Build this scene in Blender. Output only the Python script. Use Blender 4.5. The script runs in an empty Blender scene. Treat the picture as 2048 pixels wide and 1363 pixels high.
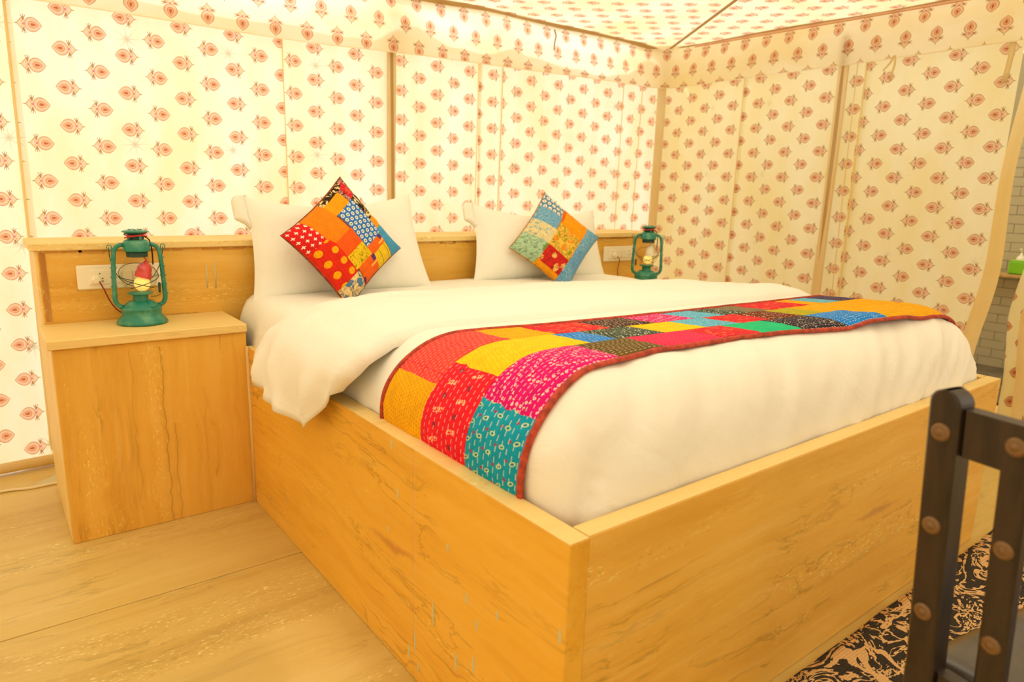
import bpy, math, random
from math import sin, cos, pi, sqrt, floor
from mathutils import Vector, Matrix, noise
random.seed(7)
scene = bpy.context.scene
col = scene.collection
V = Vector

# ------------------------------------------------------------------ camera
cam_d = bpy.data.cameras.new('camera'); cam = bpy.data.objects.new('camera', cam_d); col.objects.link(cam)
YAW, PITCH, ROLL, FPX = 0.6627, -0.2155, 0.0306, 1381.2
fw = V((sin(YAW)*cos(PITCH), cos(YAW)*cos(PITCH), sin(PITCH)))
rt = V((cos(YAW), -sin(YAW), 0)); up = rt.cross(fw)
r2, u2 = cos(ROLL)*rt + sin(ROLL)*up, -sin(ROLL)*rt + cos(ROLL)*up
M = Matrix((r2, u2, -fw)).transposed().to_4x4(); M.translation = V((-0.703, -0.7336, 1.1202))
cam.matrix_world = M
cam_d.sensor_width = 36; cam_d.lens = FPX*36/2048; cam_d.clip_start = .05; cam_d.clip_end = 100
cam_d.dof.use_dof = True; cam_d.dof.focus_distance = 1.95; cam_d.dof.aperture_fstop = 3.4
scene.camera = cam

# ------------------------------------------------------------------ light
world = bpy.data.worlds.new('world'); scene.world = world; world.use_nodes = True
bg = world.node_tree.nodes['Background']; bg.inputs[0].default_value = (1, .968, .90, 1); bg.inputs[1].default_value = 1.45

def area(name, loc, target, size, power, color):
    d = bpy.data.lights.new(name, 'AREA'); d.energy = power; d.shape = 'RECTANGLE'; d.size, d.size_y = size; d.color = color
    o = bpy.data.objects.new(name, d); col.objects.link(o); o.location = loc
    o.rotation_euler = (V(target)-V(loc)).to_track_quat('-Z', 'Y').to_euler(); return o
area('overhead_fill', (.5, .5, 2.03), (.6, 1.1, .5), (1.6, .9), 7, (1, .97, .82))  # unseen fill light added under the roof to brighten bed and pillows, no real fixture
sun_d = bpy.data.lights.new('sun', 'SUN'); sun_d.energy = 2.6; sun_d.angle = .05; sun_d.color = (1, .968, .90)
sun = bpy.data.objects.new('sun', sun_d); col.objects.link(sun)
sun.rotation_euler = V((.8, -.75, -1.0)).to_track_quat('-Z', 'Y').to_euler()

scene.view_settings.view_transform = 'Standard'; scene.view_settings.look = 'None'
scene.view_settings.gamma = 1; scene.view_settings.use_curve_mapping = False
scene.view_settings.exposure = 0.23
scene.cycles.max_bounces = 8; scene.cycles.diffuse_bounces = 5; scene.cycles.transmission_bounces = 6
scene.cycles.caustics_reflective = False; scene.cycles.caustics_refractive = False
scene.cycles.sample_clamp_indirect = 6

# ------------------------------------------------------------------ node expressions
class X:
    def __init__(s, nt, v): s.nt, s.v = nt, v
    def op(s, o, *a):
        n = s.nt.nodes.new('ShaderNodeMath'); n.operation = o
        for i, q in enumerate((s,)+a):
            q = q.v if isinstance(q, X) else q
            if isinstance(q, (int, float)): n.inputs[i].default_value = q
            else: s.nt.links.new(q, n.inputs[i])
        return X(s.nt, n.outputs[0])
    def __add__(s, o): return s.op('ADD', o)
    __radd__ = __add__
    def __sub__(s, o): return s.op('SUBTRACT', o)
    def __rsub__(s, o): return X(s.nt, o).op('SUBTRACT', s)
    def __mul__(s, o): return s.op('MULTIPLY', o)
    __rmul__ = __mul__
    def __truediv__(s, o): return s.op('DIVIDE', o)
    def abs(s): return s.op('ABSOLUTE')
    def fract(s): return s.op('FRACT')
    def floor(s): return s.op('FLOOR')
    def sqrt(s): return s.op('SQRT')
    def sin(s): return s.op('SINE')
    def max(s, o): return s.op('MAXIMUM', o)
    def min(s, o): return s.op('MINIMUM', o)
    def lt(s, o): return s.op('LESS_THAN', o)
    def gt(s, o): return s.op('GREATER_THAN', o)
    def pw(s, o): return s.op('POWER', o)
    def sm(s, a, b):                       # smoothstep a..b
        n = s.nt.nodes.new('ShaderNodeMapRange'); n.interpolation_type = 'SMOOTHSTEP'
        s.nt.links.new(s.v, n.inputs[0]); n.inputs[1].default_value = a; n.inputs[2].default_value = b
        return X(s.nt, n.outputs[0])

def new_mat(name):
    m = bpy.data.materials.new(name); m.use_nodes = True; nt = m.node_tree
    return m, nt, nt.nodes['Principled BSDF']
def L(c): return tuple((x/255/12.92 if x/255 <= .04045 else ((x/255+.055)/1.055)**2.4) for x in c)+(1,)
def mixc(nt, f, a, b, mode='MIX'):
    n = nt.nodes.new('ShaderNodeMix'); n.data_type = 'RGBA'; n.blend_type = mode
    for i, q in ((0, f), (6, a), (7, b)):
        if isinstance(q, X): q = q.v
        if isinstance(q, (int, float, tuple)): n.inputs[i].default_value = q
        else: nt.links.new(q, n.inputs[i])
    return n.outputs[2]
def uvs(nt):
    t = nt.nodes.new('ShaderNodeUVMap'); t.uv_map = 'UVMap'
    s = nt.nodes.new('ShaderNodeSeparateXYZ'); nt.links.new(t.outputs[0], s.inputs[0])
    return X(nt, s.outputs[0]), X(nt, s.outputs[1]), t.outputs[0]
def pos(nt):
    g = nt.nodes.new('ShaderNodeNewGeometry')
    s = nt.nodes.new('ShaderNodeSeparateXYZ'); nt.links.new(g.outputs['Position'], s.inputs[0])
    return X(nt, s.outputs[0]), X(nt, s.outputs[1]), X(nt, s.outputs[2]), g.outputs['Position']
def comb(nt, *a):
    n = nt.nodes.new('ShaderNodeCombineXYZ')
    for i, q in enumerate(a):
        q = q.v if isinstance(q, X) else q
        if isinstance(q, (int, float)): n.inputs[i].default_value = q
        else: nt.links.new(q, n.inputs[i])
    return n.outputs[0]
def nz(nt, vec, scale, detail=4, rough=.55, dist=0):
    n = nt.nodes.new('ShaderNodeTexNoise'); n.inputs['Scale'].default_value = scale; n.inputs['Detail'].default_value = detail
    n.inputs['Roughness'].default_value = rough; n.inputs['Distortion'].default_value = dist
    nt.links.new(vec, n.inputs['Vector']); return X(nt, n.outputs[0])
def vor(nt, vec, scale, feature='F1', rnd=1.0):
    n = nt.nodes.new('ShaderNodeTexVoronoi'); n.feature = feature; n.inputs['Scale'].default_value = scale
    n.inputs['Randomness'].default_value = rnd
    nt.links.new(vec, n.inputs['Vector']); return X(nt, n.outputs[0])
def bump(nt, b, h, strength=.3, dist=.01):
    n = nt.nodes.new('ShaderNodeBump'); n.inputs['Strength'].default_value = strength; n.inputs['Distance'].default_value = dist
    nt.links.new(h.v, n.inputs['Height']); nt.links.new(n.outputs[0], b.inputs['Normal'])
def plain(name, c, rough=.5, metal=0, spec=.5, noise=0, trans=0):
    m, nt, b = new_mat(name)
    b.inputs['Base Color'].default_value = L(c); b.inputs['Roughness'].default_value = rough; b.inputs['Metallic'].default_value = metal
    b.inputs['Specular IOR Level'].default_value = spec
    if noise:
        x, y, z, p = pos(nt); n = nz(nt, p, noise, 5)
        nt.links.new(mixc(nt, n.sm(.35, .7), L([q*.72 for q in c]), L(c)), b.inputs['Base Color'])
    return m

# ------------------------------------------------------------------ printed tent fabric
CA, CB = .1016, .137
def fabric_mat(name, base, stars=.5, transl=.5, print_on=True, ink=.8):
    m, nt, b = new_mat(name); nt.nodes.remove(b)
    u, v, uvv = uvs(nt)
    stain = nz(nt, comb(nt, u*1.0, v*.4, 0), 3.6, 5, .6)
    c = mixc(nt, stain.sm(.3, .75), L(base), L((base[0]*.98, base[1]*.945, base[2]*.82)))
    if print_on:
        cu = u/CA; i = cu.floor(); par = (i*.5).fract()*2      # 0/1 columns
        flip = 1-par*2
        xx = (cu.fract()-.5)*CA*flip
        yy = ((v/CB+par*.5).fract()-.5)*CB
        ay = yy.abs()*.88
        xb = xx+.010
        ell = ((xb/.024)*(xb/.024)+(ay/.0225)*(ay/.0225)).sqrt()-1
        lens = ay/.0225+(xb/.030)*(xb/.030)-1
        left = xb.lt(0)
        F = lens*left+ell*(1-left)
        body = F.lt(0)*xx.lt(.013)
        def put(mask, colr, a):
            nonlocal c
            c = mixc(nt, mask*(a*ink), c, L(colr))
        put(body, (218, 164, 132), .8)
        put(body*F.gt(-.14), (190, 136, 98), .75)
        put(body*F.lt(-.36)*F.gt(-.47), (246, 214, 190), .9)
        put(body*F.lt(-.5), (206, 130, 84), .85)
        put(body*F.lt(-.66)*F.gt(-.76), (244, 205, 175), .8)
        put(body*F.lt(-.84), (176, 84, 60), .9)
        xc = xx-.012
        G = ay/.0225+(xc.max(0)/.025).pw(1.6)-1
        crown = G.lt(0)*xc.gt(0)
        put(crown, (232, 190, 158), .85)
        put(crown*G.gt(-.2), (174, 146, 92), .8)
        put(((xc-.0085)*(xc-.0085)+(ay-.0075)*(ay-.0075)).sqrt().lt(.0022), (186, 120, 72), .8)
        put(((xc-.003)*(xc-.003)+yy*yy).sqrt().lt(.0042), (206, 84, 130), .9)
        put(xc.gt(.024)*xc.lt(.034)*(ay+(xc-.024)*.22).lt(.0024), (146, 120, 60), .85)
        sp = ay.gt(.010)*ay.lt(.029)
        for k, e in ((-.42, .027), (0., .029), (.42, .027)):
            put(sp*ay.lt(e)*(xc-.0035-(ay-.010)*k).abs().lt(.0013), (160, 96, 48), .9)
    if stars:
        px_, py_, pz_, _p = pos(nt)
        su = ((px_+py_-2.277+.1925)/.385).fract()*.385-.1925; sv = ((pz_-1.25+.195)/.39).fract()*.39-.195
        r = (su*su+sv*sv).sqrt(); th = su.op('ARCTAN2', sv)
        w = (th*4+.4).sin().abs()*r
        s = (w/(.0095*(1-r/.066).max(.001))).sm(1.3, .2)*(1-r/.066).max(0).min(1).pw(.6)
        s = s.max((1-r/.017).max(0)*1.2).min(1)
        c = mixc(nt, s*stars, c, L((150, 150, 100)))
    d = nt.nodes.new('ShaderNodeBsdfDiffuse'); t = nt.nodes.new('ShaderNodeBsdfTranslucent'); mx = nt.nodes.new('ShaderNodeMixShader')
    nt.links.new(c, d.inputs[0]); nt.links.new(c, t.inputs[0]); mx.inputs[0].default_value = transl
    wr = nz(nt, comb(nt, u*1.0, v*.35, 0), 9, 4, .55, .6)
    bp = nt.nodes.new('ShaderNodeBump'); bp.inputs['Strength'].default_value = .22; bp.inputs['Distance'].default_value = .02
    nt.links.new(wr.v, bp.inputs['Height']); nt.links.new(bp.outputs[0], d.inputs['Normal'])
    nt.links.new(d.outputs[0], mx.inputs[1]); nt.links.new(t.outputs[0], mx.inputs[2])
    nt.links.new(mx.outputs[0], nt.nodes['Material Output'].inputs[0]); return m
MF = fabric_mat('printed_canvas', (250, 248, 240), transl=.35)
MFR = fabric_mat('printed_canvas_lined', (250, 247, 224), transl=.6, stars=.16)
MV = fabric_mat('printed_valance', (252, 250, 242), stars=0, transl=.66)
MROOF = fabric_mat('printed_roof_canvas', (250, 247, 226), stars=0, transl=.36)
MT = fabric_mat('plain_canvas', (240, 222, 174), stars=0, print_on=False, transl=.32)
MSLV = fabric_mat('pole_sleeve_canvas', (250, 234, 196), stars=0, print_on=False, transl=.3)
MTAPE = fabric_mat('brown_tape', (196, 166, 122), stars=0, print_on=False, transl=.15)

# ------------------------------------------------------------------ golden stone
def stone_mat(name, axis, base, dark, light, rough=.42, drips=False, contrast=1.0, cracks=(), mark=False):
    m, nt, b = new_mat(name); x, y, z, p = pos(nt)
    lo, hi = .8, 13.0
    s = [x, y, z]
    sc = [hi, hi, hi]; sc[axis] = lo
    warp = nz(nt, p, 2.2, 3)
    q = comb(nt, *[s[k]*sc[k]+warp*(1.6 if k != axis else .2) for k in range(3)])
    n1 = nz(nt, q, .55, 7, .66, .25)
    c = mixc(nt, n1.sm(.25, .55), L(dark), L(base))
    c = mixc(nt, n1.sm(.52, .82)*(.85*contrast), c, L(light))
    n2 = nz(nt, q, .42, 6, .62, .5)
    vein = (n2-.47).abs().sm(.013, .0)*nz(nt, p, 2.4, 2).sm(.42, .6)
    c = mixc(nt, vein*(.5*contrast), c, L([k*.68 for k in dark]))
    fine = [hi*5]*3; fine[axis] = 3.0
    nf = nz(nt, comb(nt, *[s[k]*fine[k]+warp*(4 if k != axis else 0) for k in range(3)]), .7, 4, .6)
    c = mixc(nt, nf.sm(.5, .75)*(.3*contrast), c, L(dark)); c = mixc(nt, nf.sm(.5, .28)*(.3*contrast), c, L(light))
    blot = nz(nt, q, .9, 4, .65)
    c = mixc(nt, blot.sm(.58, .74)*(.45*contrast), c, L([k*.84 for k in dark]))
    sc2 = [95, 95, 95]; sc2[axis] = 34
    n3 = nz(nt, comb(nt, *[s[k]*sc2[k] for k in range(3)]), 1.6, 3, .6)
    msk = nz(nt, q, .8, 3).sm(.5, .68)
    c = mixc(nt, n3.sm(.57, .66)*msk*.6, c, L([min(255, k*1.16+12) for k in light]))
    c = mixc(nt, n3.sm(.38, .30)*msk*.55, c, L([k*.72 for k in dark]))
    big = nz(nt, p, 1.3, 2)
    c = mixc(nt, big.sm(.4, .75)*.3, c, L(dark))
    if drips:
        wv_ = nz(nt, p, 14, 3)*.05
        st = ((y-.60).abs()*.5+(z-.295+(y-.60)*.06+wv_-.025).abs()*3.2).sm(.085, .02)
        st2 = ((y-.20).abs()*.35+(z-.15+(y-.22)*.75+wv_-.025).abs()*3).sm(.06, .01)
        c = mixc(nt, st*.55, c, L((186, 110, 66))); c = mixc(nt, st2*.4, c, L((178, 116, 34)))
    for x0_, am, z0_, z1_ in cracks:
        wv_ = nz(nt, comb(nt, 0, 0, z*1.0+x0_*9), 9, 4, .6)
        d_ = (x-x0_-(wv_-.5)*.05).abs()
        c = mixc(nt, d_.sm(.0026, .0004)*z.gt(z0_)*z.lt(z1_)*am, c, L([k*.55 for k in dark]))
        c = mixc(nt, d_.sm(.022, .0)*z.gt(z0_)*z.lt(z1_)*am*.35, c, L([k*.9 for k in dark]))
    if mark:
        wv_ = nz(nt, p, 9, 3)*.06
        st = ((x-1.12).abs()*.35+(z-.318+wv_-.03).abs()*3).sm(.06, .01)
        c = mixc(nt, st*.5, c, L((176, 112, 84)))
    nt.links.new(c, b.inputs['Base Color']); b.inputs['Roughness'].default_value = rough
    b.inputs['Specular IOR Level'].default_value = .35
    bump(nt, b, n3, .12, .004); return m
S_B, S_D, S_L = (232, 180, 76), (206, 148, 48), (242, 202, 114)
MSZ = stone_mat('golden_stone_vertical', 2, S_B, S_D, S_L, cracks=((-.272, .45, -.1, .60), (-.245, .32, .0, .34), (-.36, .2, .1, .6), (-.15, .14, .0, .45), (-.455, .12, .2, .5)))
MSX = stone_mat('golden_stone_along', 0, S_B, S_D, S_L)
MSY = stone_mat('golden_stone_side', 1, (240, 184, 64), (220, 158, 44), (246, 206, 110), drips=True)
MSE = stone_mat('cut_stone_edge', 0, (238, 208, 136), (228, 192, 112), (246, 222, 162), .5, contrast=.4)
MFL = stone_mat('floor_stone', 0, (214, 186, 110), (196, 162, 86), (226, 202, 136), .3, contrast=.7)
MGROUT = plain('grout', (232, 196, 130), .8)
MCEM = plain('cement_smear', (206, 198, 150), .9)

# ------------------------------------------------------------------ white cloth
def cloth_mat(name, c, weave=1):
    m, nt, b = new_mat(name); u, v, uvv = uvs(nt); x, y, z, p = pos(nt)
    b.inputs['Base Color'].default_value = L(c); b.inputs['Roughness'].default_value = .9
    b.inputs['Specular IOR Level'].default_value = .15; b.inputs['Sheen Weight'].default_value = .12
    h = nz(nt, p, 9, 4, .5, .8)*1.0+nz(nt, p, 160, 2)*.03
    bump(nt, b, h, .3, .02); return m
MW = cloth_mat('white_cotton', (243, 241, 230))
MWD = cloth_mat('white_duvet', (241, 238, 228))

# ------------------------------------------------------------------ printed and stitched patches
def patch_mat(name, base, kind='plain', c2=(255, 255, 255), c3=None, st=(255, 240, 220), gap=.014, dash=.013, sw=.0009, amt=.6, scale=1.0):
    m, nt, b = new_mat(name); u, v, uvv = uvs(nt); c = L(base)
    tone = nz(nt, uvv, 40, 4); c = mixc(nt, tone.sm(.3, .7)*.5, c, L([k*.84 for k in base]))
    def rep(s, ox=0, oy=0, hexa=True):
        s = s*scale; iv = (v/s+oy).floor(); sh = (iv*.5).fract() if hexa else 0
        return ((u/s+ox+sh).fract()-.5)*s, ((v/s+oy).fract()-.5)*s, s
    if kind == 'crosses':
        a, d, s = rep(.022); k = (a.abs().lt(.0016)*d.abs().lt(.0062)).max(d.abs().lt(.0016)*a.abs().lt(.0062)); c = mixc(nt, k, c, L(c2))
    elif kind == 'daisies':
        a, d, s = rep(.021); r = (a*a+d*d).sqrt(); k = r.lt(.0074*scale)
        c = mixc(nt, k, c, L(c2)); c = mixc(nt, r.lt(.0032*scale), c, L(c3 or base))
        c = mixc(nt, vor(nt, uvv, 330).lt(.3)*.35*(1-k), c, L(c2))
    elif kind == 'floral':
        w = vor(nt, uvv, 34/scale); w2 = nz(nt, uvv, 60/scale, 3, .6, 1.5)
        c = mixc(nt, w.lt(.36)*w2.gt(.42), c, L(c2))
        if c3: c = mixc(nt, w2.gt(.56)*w.gt(.42), c, L(c3))
        c = mixc(nt, (w2-.5).abs().lt(.018), c, L([k*.6 for k in base]))
    elif kind == 'leaves':
        w = nz(nt, uvv, 30/scale, 2, .5, 2.2); c = mixc(nt, ((w*9).fract()-.5).abs().lt(.13), c, L(c2))
        if c3: c = mixc(nt, vor(nt, uvv, 26/scale).lt(.22), c, L(c3))
    elif kind == 'zebra':
        w = nz(nt, uvv, 22/scale, 2, .5, 2.5); c = mixc(nt, ((w*12).fract()-.5).abs().lt(.16), c, L(c2))
    elif kind == 'dots':
        a, d, s = rep(.05); r = (a*a+d*d).sqrt(); c = mixc(nt, r.lt(.013*scale), c, L(c2))
        if c3: c = mixc(nt, r.lt(.006*scale), c, L(c3))
    elif kind == 'squares':
        a, d, s = rep(.085, .2, .3); k = a.abs().lt(.0125)*d.abs().lt(.0115); c = mixc(nt, k, c, L(c2))
        k2 = ((a-.018).abs().lt(.0012)).max((a-.022).abs().lt(.0012))*d.abs().lt(.03); c = mixc(nt, k2, c, L(c3 or (255, 230, 120)))
    elif kind == 'lines':
        a = ((v/(.045*scale)).fract()-.5)*.045*scale; c = mixc(nt, a.abs().lt(.0017), c, L(c2))
    elif kind == 'paisley':
        a, d, s = rep(.042); aa = a+d*.25; r = ((aa*aa)*1.9+(d*d)*.6).sqrt(); k = (r-.0048).abs().lt(.0012)
        c = mixc(nt, k, c, L(c2)); c = mixc(nt, r.lt(.0022), c, L(c3 or c2))
        a, d, s = rep(.042, .5, .5); r = (a*a+d*d*.5).sqrt(); c = mixc(nt, r.lt(.0032), c, L((150, 70, 110)))
    elif kind == 'sprigs':
        a, d, s = rep(.062); w = nz(nt, uvv, 210, 1)
        k = (a+d*.25).abs().lt(.0055)*d.abs().lt(.014)*w.gt(.5); c = mixc(nt, k, c, L(c2))
        a, d, s = rep(.062, .5, .0); k = (a*a+d*d).sqrt().lt(.0065)*w.gt(.38); c = mixc(nt, k*.75, c, L(c3 or (80, 60, 70)))
    elif kind == 'rings':
        w = nz(nt, uvv, 9, 1); a, d, s = rep(.0115, hexa=False); r = (a*a+d*d).sqrt()
        k = (r-.0024).abs().lt(.0009)*((u*17+(v*26).sin()*1.4).fract()).lt(.3)*v.gt(-1)
        c = mixc(nt, k*.85, c, L(c2))
    elif kind == 'specks':
        w = vor(nt, uvv, 120/scale); k = w.lt(.27)*nz(nt, uvv, 45, 2).gt(.46); c = mixc(nt, k, c, L(c2))
    elif kind == 'plaid':
        k = (((u/.09).fract()-.5).abs().lt(.02)).max(((v/.09).fract()-.5).abs().lt(.02)); c = mixc(nt, k*.6, c, L(c2))
    wob = nz(nt, uvv, 30, 2)*.004
    rowc = (v+wob)/gap; row = rowc.floor(); off = (row*.618).fract()
    d = (((rowc.fract())-.5)*gap).abs().lt(sw)*((u/dash+off).fract()).lt(.55)
    c = mixc(nt, d*amt, c, L(st))
    nt.links.new(c, b.inputs['Base Color']); b.inputs['Roughness'].default_value = .85; b.inputs['Specular IOR Level'].default_value = .2
    pk = nz(nt, comb(nt, u*.5, v*1.5, 0), 70, 3)
    bump(nt, b, pk+((rowc.fract()-.5).abs())*1.2, .45, .003); return m

P = {}
def pm(key, *a, **k): P[key] = patch_mat('patch_'+key, *a, **k)
WH = (255, 244, 226); DK = (70, 40, 20)
pm('ochre', (246, 178, 8), st=(150, 84, 4), gap=.009, dash=.010)
pm('yellow', (252, 208, 20), st=(176, 120, 6), gap=.009, dash=.010)
pm('coral', (242, 74, 62), 'plaid', (214, 26, 60), st=(255, 190, 190), gap=.012, sw=.0008)
pm('red', (240, 30, 50), 'sprigs', (255, 196, 150), (96, 46, 70), st=WH, gap=.017, dash=.016, amt=.45)
pm('redtop', (234, 36, 52), 'floral', (244, 110, 60), None, st=(250, 120, 110), gap=.013, scale=.8)
pm('teal', (14, 160, 192), 'paisley', (206, 222, 140), (60, 110, 150), st=WH, gap=.016, dash=.02, scale=.85)
pm('magenta', (222, 12, 118), 'rings', WH, st=WH, gap=.014, dash=.014)
pm('black', (34, 22, 18), 'specks', (190, 170, 150), st=(210, 190, 160), gap=.013)
pm('blue', (28, 132, 222), 'specks', (150, 200, 240), st=(240, 230, 150), gap=.012, sw=.0008)
pm('darkgreen', (52, 74, 54), 'specks', WH, st=WH, gap=.013)
pm('olive', (92, 80, 26), 'leaves', (126, 70, 30), st=(240, 232, 190), gap=.012, dash=.016, amt=.7)
pm('pink', (238, 40, 88), st=(255, 140, 140), gap=.011, sw=.0008)
pm('sky', (64, 166, 204), 'leaves', (140, 206, 226), st=WH, gap=.014, sw=.0008)
pm('green', (34, 196, 134), st=(20, 150, 100), gap=.011)
pm('navy', (40, 34, 48), 'specks', (226, 214, 196), st=(220, 200, 180), gap=.014)
pm('brown', (110, 44, 26), 'specks', (244, 216, 170), st=(220, 150, 110), gap=.014)
pm('moss', (176, 168, 28), 'leaves', (206, 190, 60), st=(120, 110, 10), gap=.011)
pm('grey', (132, 116, 84), 'specks', (60, 50, 40), st=(200, 190, 160), gap=.013)
pm('indigo', (66, 44, 86), st=(230, 210, 210), gap=.013)
pm('darkbrown', (66, 30, 18), 'specks', (220, 190, 150), st=WH, gap=.012)
# cushion patches
pm('cross_red', (226, 34, 34), 'crosses', WH, amt=0)
pm('orange', (250, 138, 18), 'plain', st=(200, 90, 8), gap=.012, dash=.014)
pm('amber', (250, 164, 14), st=(200, 110, 4), gap=.012)
pm('zebra', (104, 28, 30), 'zebra', (238, 190, 170), amt=0)
pm('flower_black', (52, 34, 18), 'floral', (252, 212, 140), (250, 214, 150), amt=0, scale=1.5)
pm('daisy_blue', (34, 110, 196), 'daisies', (226, 232, 222), (110, 120, 80), amt=0)
pm('lightblue', (74, 160, 206), 'plain', st=(30, 110, 170), gap=.009, dash=.01)
pm('vermilion', (244, 96, 22), st=(210, 70, 10), gap=.012, amt=.4)
pm('red_dots', (232, 48, 24), 'dots', (250, 174, 10), None, st=(180, 20, 20), gap=.012)
pm('lime_leaf', (246, 204, 30), 'floral', (54, 140, 50), None, st=(170, 120, 10), gap=.012, scale=2.2)
pm('square_orange', (246, 104, 24), 'squares', (92, 52, 112), (255, 220, 110), amt=0)
pm('line_yellow', (250, 204, 34), 'lines', (90, 140, 40), st=(170, 130, 10), gap=.010, scale=.9)
pm('peacock', (246, 216, 150), 'floral', (70, 130, 170), (60, 110, 150), st=(150, 100, 50), gap=.013, scale=1.6)
pm('white_daisy', (92, 140, 176), 'daisies', (244, 240, 226), (200, 130, 90), amt=0, scale=1.1)
pm('leaf_blue', (84, 156, 206), 'leaves', (176, 206, 206), amt=0)
pm('cream_blue', (242, 226, 170), 'floral', (150, 186, 190), None, amt=0, scale=.6)
pm('mint', (176, 210, 170), 'floral', (120, 150, 40), None, amt=0, scale=2.4)
pm('yellow_flower', (252, 198, 74), 'floral', (248, 146, 24), (150, 150, 30), amt=0, scale=1.5)
pm('red_flower', (216, 44, 36), 'floral', (246, 190, 100), None, amt=0, scale=1.3)
pm('blue_leaf', (90, 150, 204), 'leaves', (150, 196, 220), None, amt=0, scale=.8)
MBIND = plain('rust_binding', (204, 74, 48), .8, noise=60)
MBIND2 = plain('maroon_backing', (140, 40, 36), .85)

# ------------------------------------------------------------------ other materials
MGREEN = None
def green_paint():
    m, nt, b = new_mat('green_enamel'); x, y, z, p = pos(nt)
    n = nz(nt, p, 30, 5); c = mixc(nt, n.sm(.45, .75)*.6, L((34, 128, 106)), L((116, 176, 142)))
    nt.links.new(c, b.inputs['Base Color']); b.inputs['Roughness'].default_value = .3; return m
MGREEN = green_paint()
MDKG = plain('dark_green_steel', (28, 66, 52), .5)
def glass_mat(name, tint=(1, 1, 1, 1)):
    m, nt, b = new_mat(name); nt.nodes.remove(b)
    t = nt.nodes.new('ShaderNodeBsdfTransparent'); t.inputs[0].default_value = tint
    g = nt.nodes.new('ShaderNodeBsdfGlossy'); g.inputs[1].default_value = .05
    f = nt.nodes.new('ShaderNodeLayerWeight'); f.inputs[0].default_value = .5
    mx = nt.nodes.new('ShaderNodeMixShader'); nt.links.new((X(nt, f.outputs[1]).pw(4)*.4+.03).v, mx.inputs[0])
    nt.links.new(t.outputs[0], mx.inputs[1]); nt.links.new(g.outputs[0], mx.inputs[2])
    nt.links.new(mx.outputs[0], nt.nodes['Material Output'].inputs[0]); return m
MGLASS = glass_mat('globe_glass', (.96, .95, .88, 1))
def emit_mat(name, c, e):
    m, nt, b = new_mat(name); b.inputs['Base Color'].default_value = L(c); b.inputs['Roughness'].default_value = .4
    b.inputs['Emission Color'].default_value = L(c); b.inputs['Emission Strength'].default_value = e; return m
MBULB = emit_mat('bulb_glow', (255, 216, 120), .55)
MREDP = plain('red_plastic', (220, 60, 56), .35)
MWHP = plain('white_plastic', (244, 236, 214), .35)
MCORD = plain('red_cord', (190, 44, 40), .5)
MBLK = plain('black_insulation', (30, 22, 18), .5)
MSWP = plain('switch_plastic', (246, 236, 208), .35)
MDARKHOLE = plain('socket_hole', (60, 44, 30), .8)
MWOOD = None
def wood_dark():
    m, nt, b = new_mat('dark_stained_wood'); x, y, z, p = pos(nt)
    n = nz(nt, comb(nt, x*30, y*30, z*4), 1.5, 4); c = mixc(nt, n.sm(.3, .7), L((34, 24, 18)), L((56, 42, 32)))
    nt.links.new(c, b.inputs['Base Color']); b.inputs['Roughness'].default_value = .38; return m
MWOOD = wood_dark()
MSEAT = plain('grey_leather_seat', (92, 84, 74), .28, noise=8)
MSTUD = plain('antique_bronze', (124, 94, 60), .45, .35)
MTILE = plain('cream_tile', (176, 168, 140), .3)
MTG = plain('tile_grout', (166, 156, 124), .9)
MSHELF = plain('pale_wood_shelf', (224, 182, 112), .5, noise=12)
MLIME = plain('lime_green_box', (118, 190, 24), .45)
MBATHF = plain('grey_bath_floor', (120, 106, 84), .5, noise=6)
MSAND = plain('sand', (226, 200, 150), .95, noise=1)
def rug_mat():
    m, nt, b = new_mat('woven_rug'); x, y, z, p = pos(nt)
    q = comb(nt, x*1.0, y*1.5, 0)
    n = nz(nt, q, 7, 4, .62, 1.2); n2 = nz(nt, q, 4, 3, .5, .6)
    k = (n-.5).abs().lt(.026).max((n2-.44).abs().lt(.02)).max(n.gt(.60)*n2.gt(.45))
    c = mixc(nt, k, L((44, 38, 30)), L((232, 190, 132)))
    wv = ((x+y)*420).sin()*((x-y)*420).sin()
    c = mixc(nt, wv.sm(.2, .9)*.25, c, L((120, 100, 70)))
    nt.links.new(c, b.inputs['Base Color']); b.inputs['Roughness'].default_value = .95; bump(nt, b, wv, .5, .003); return m
MRUG = rug_mat()

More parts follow.
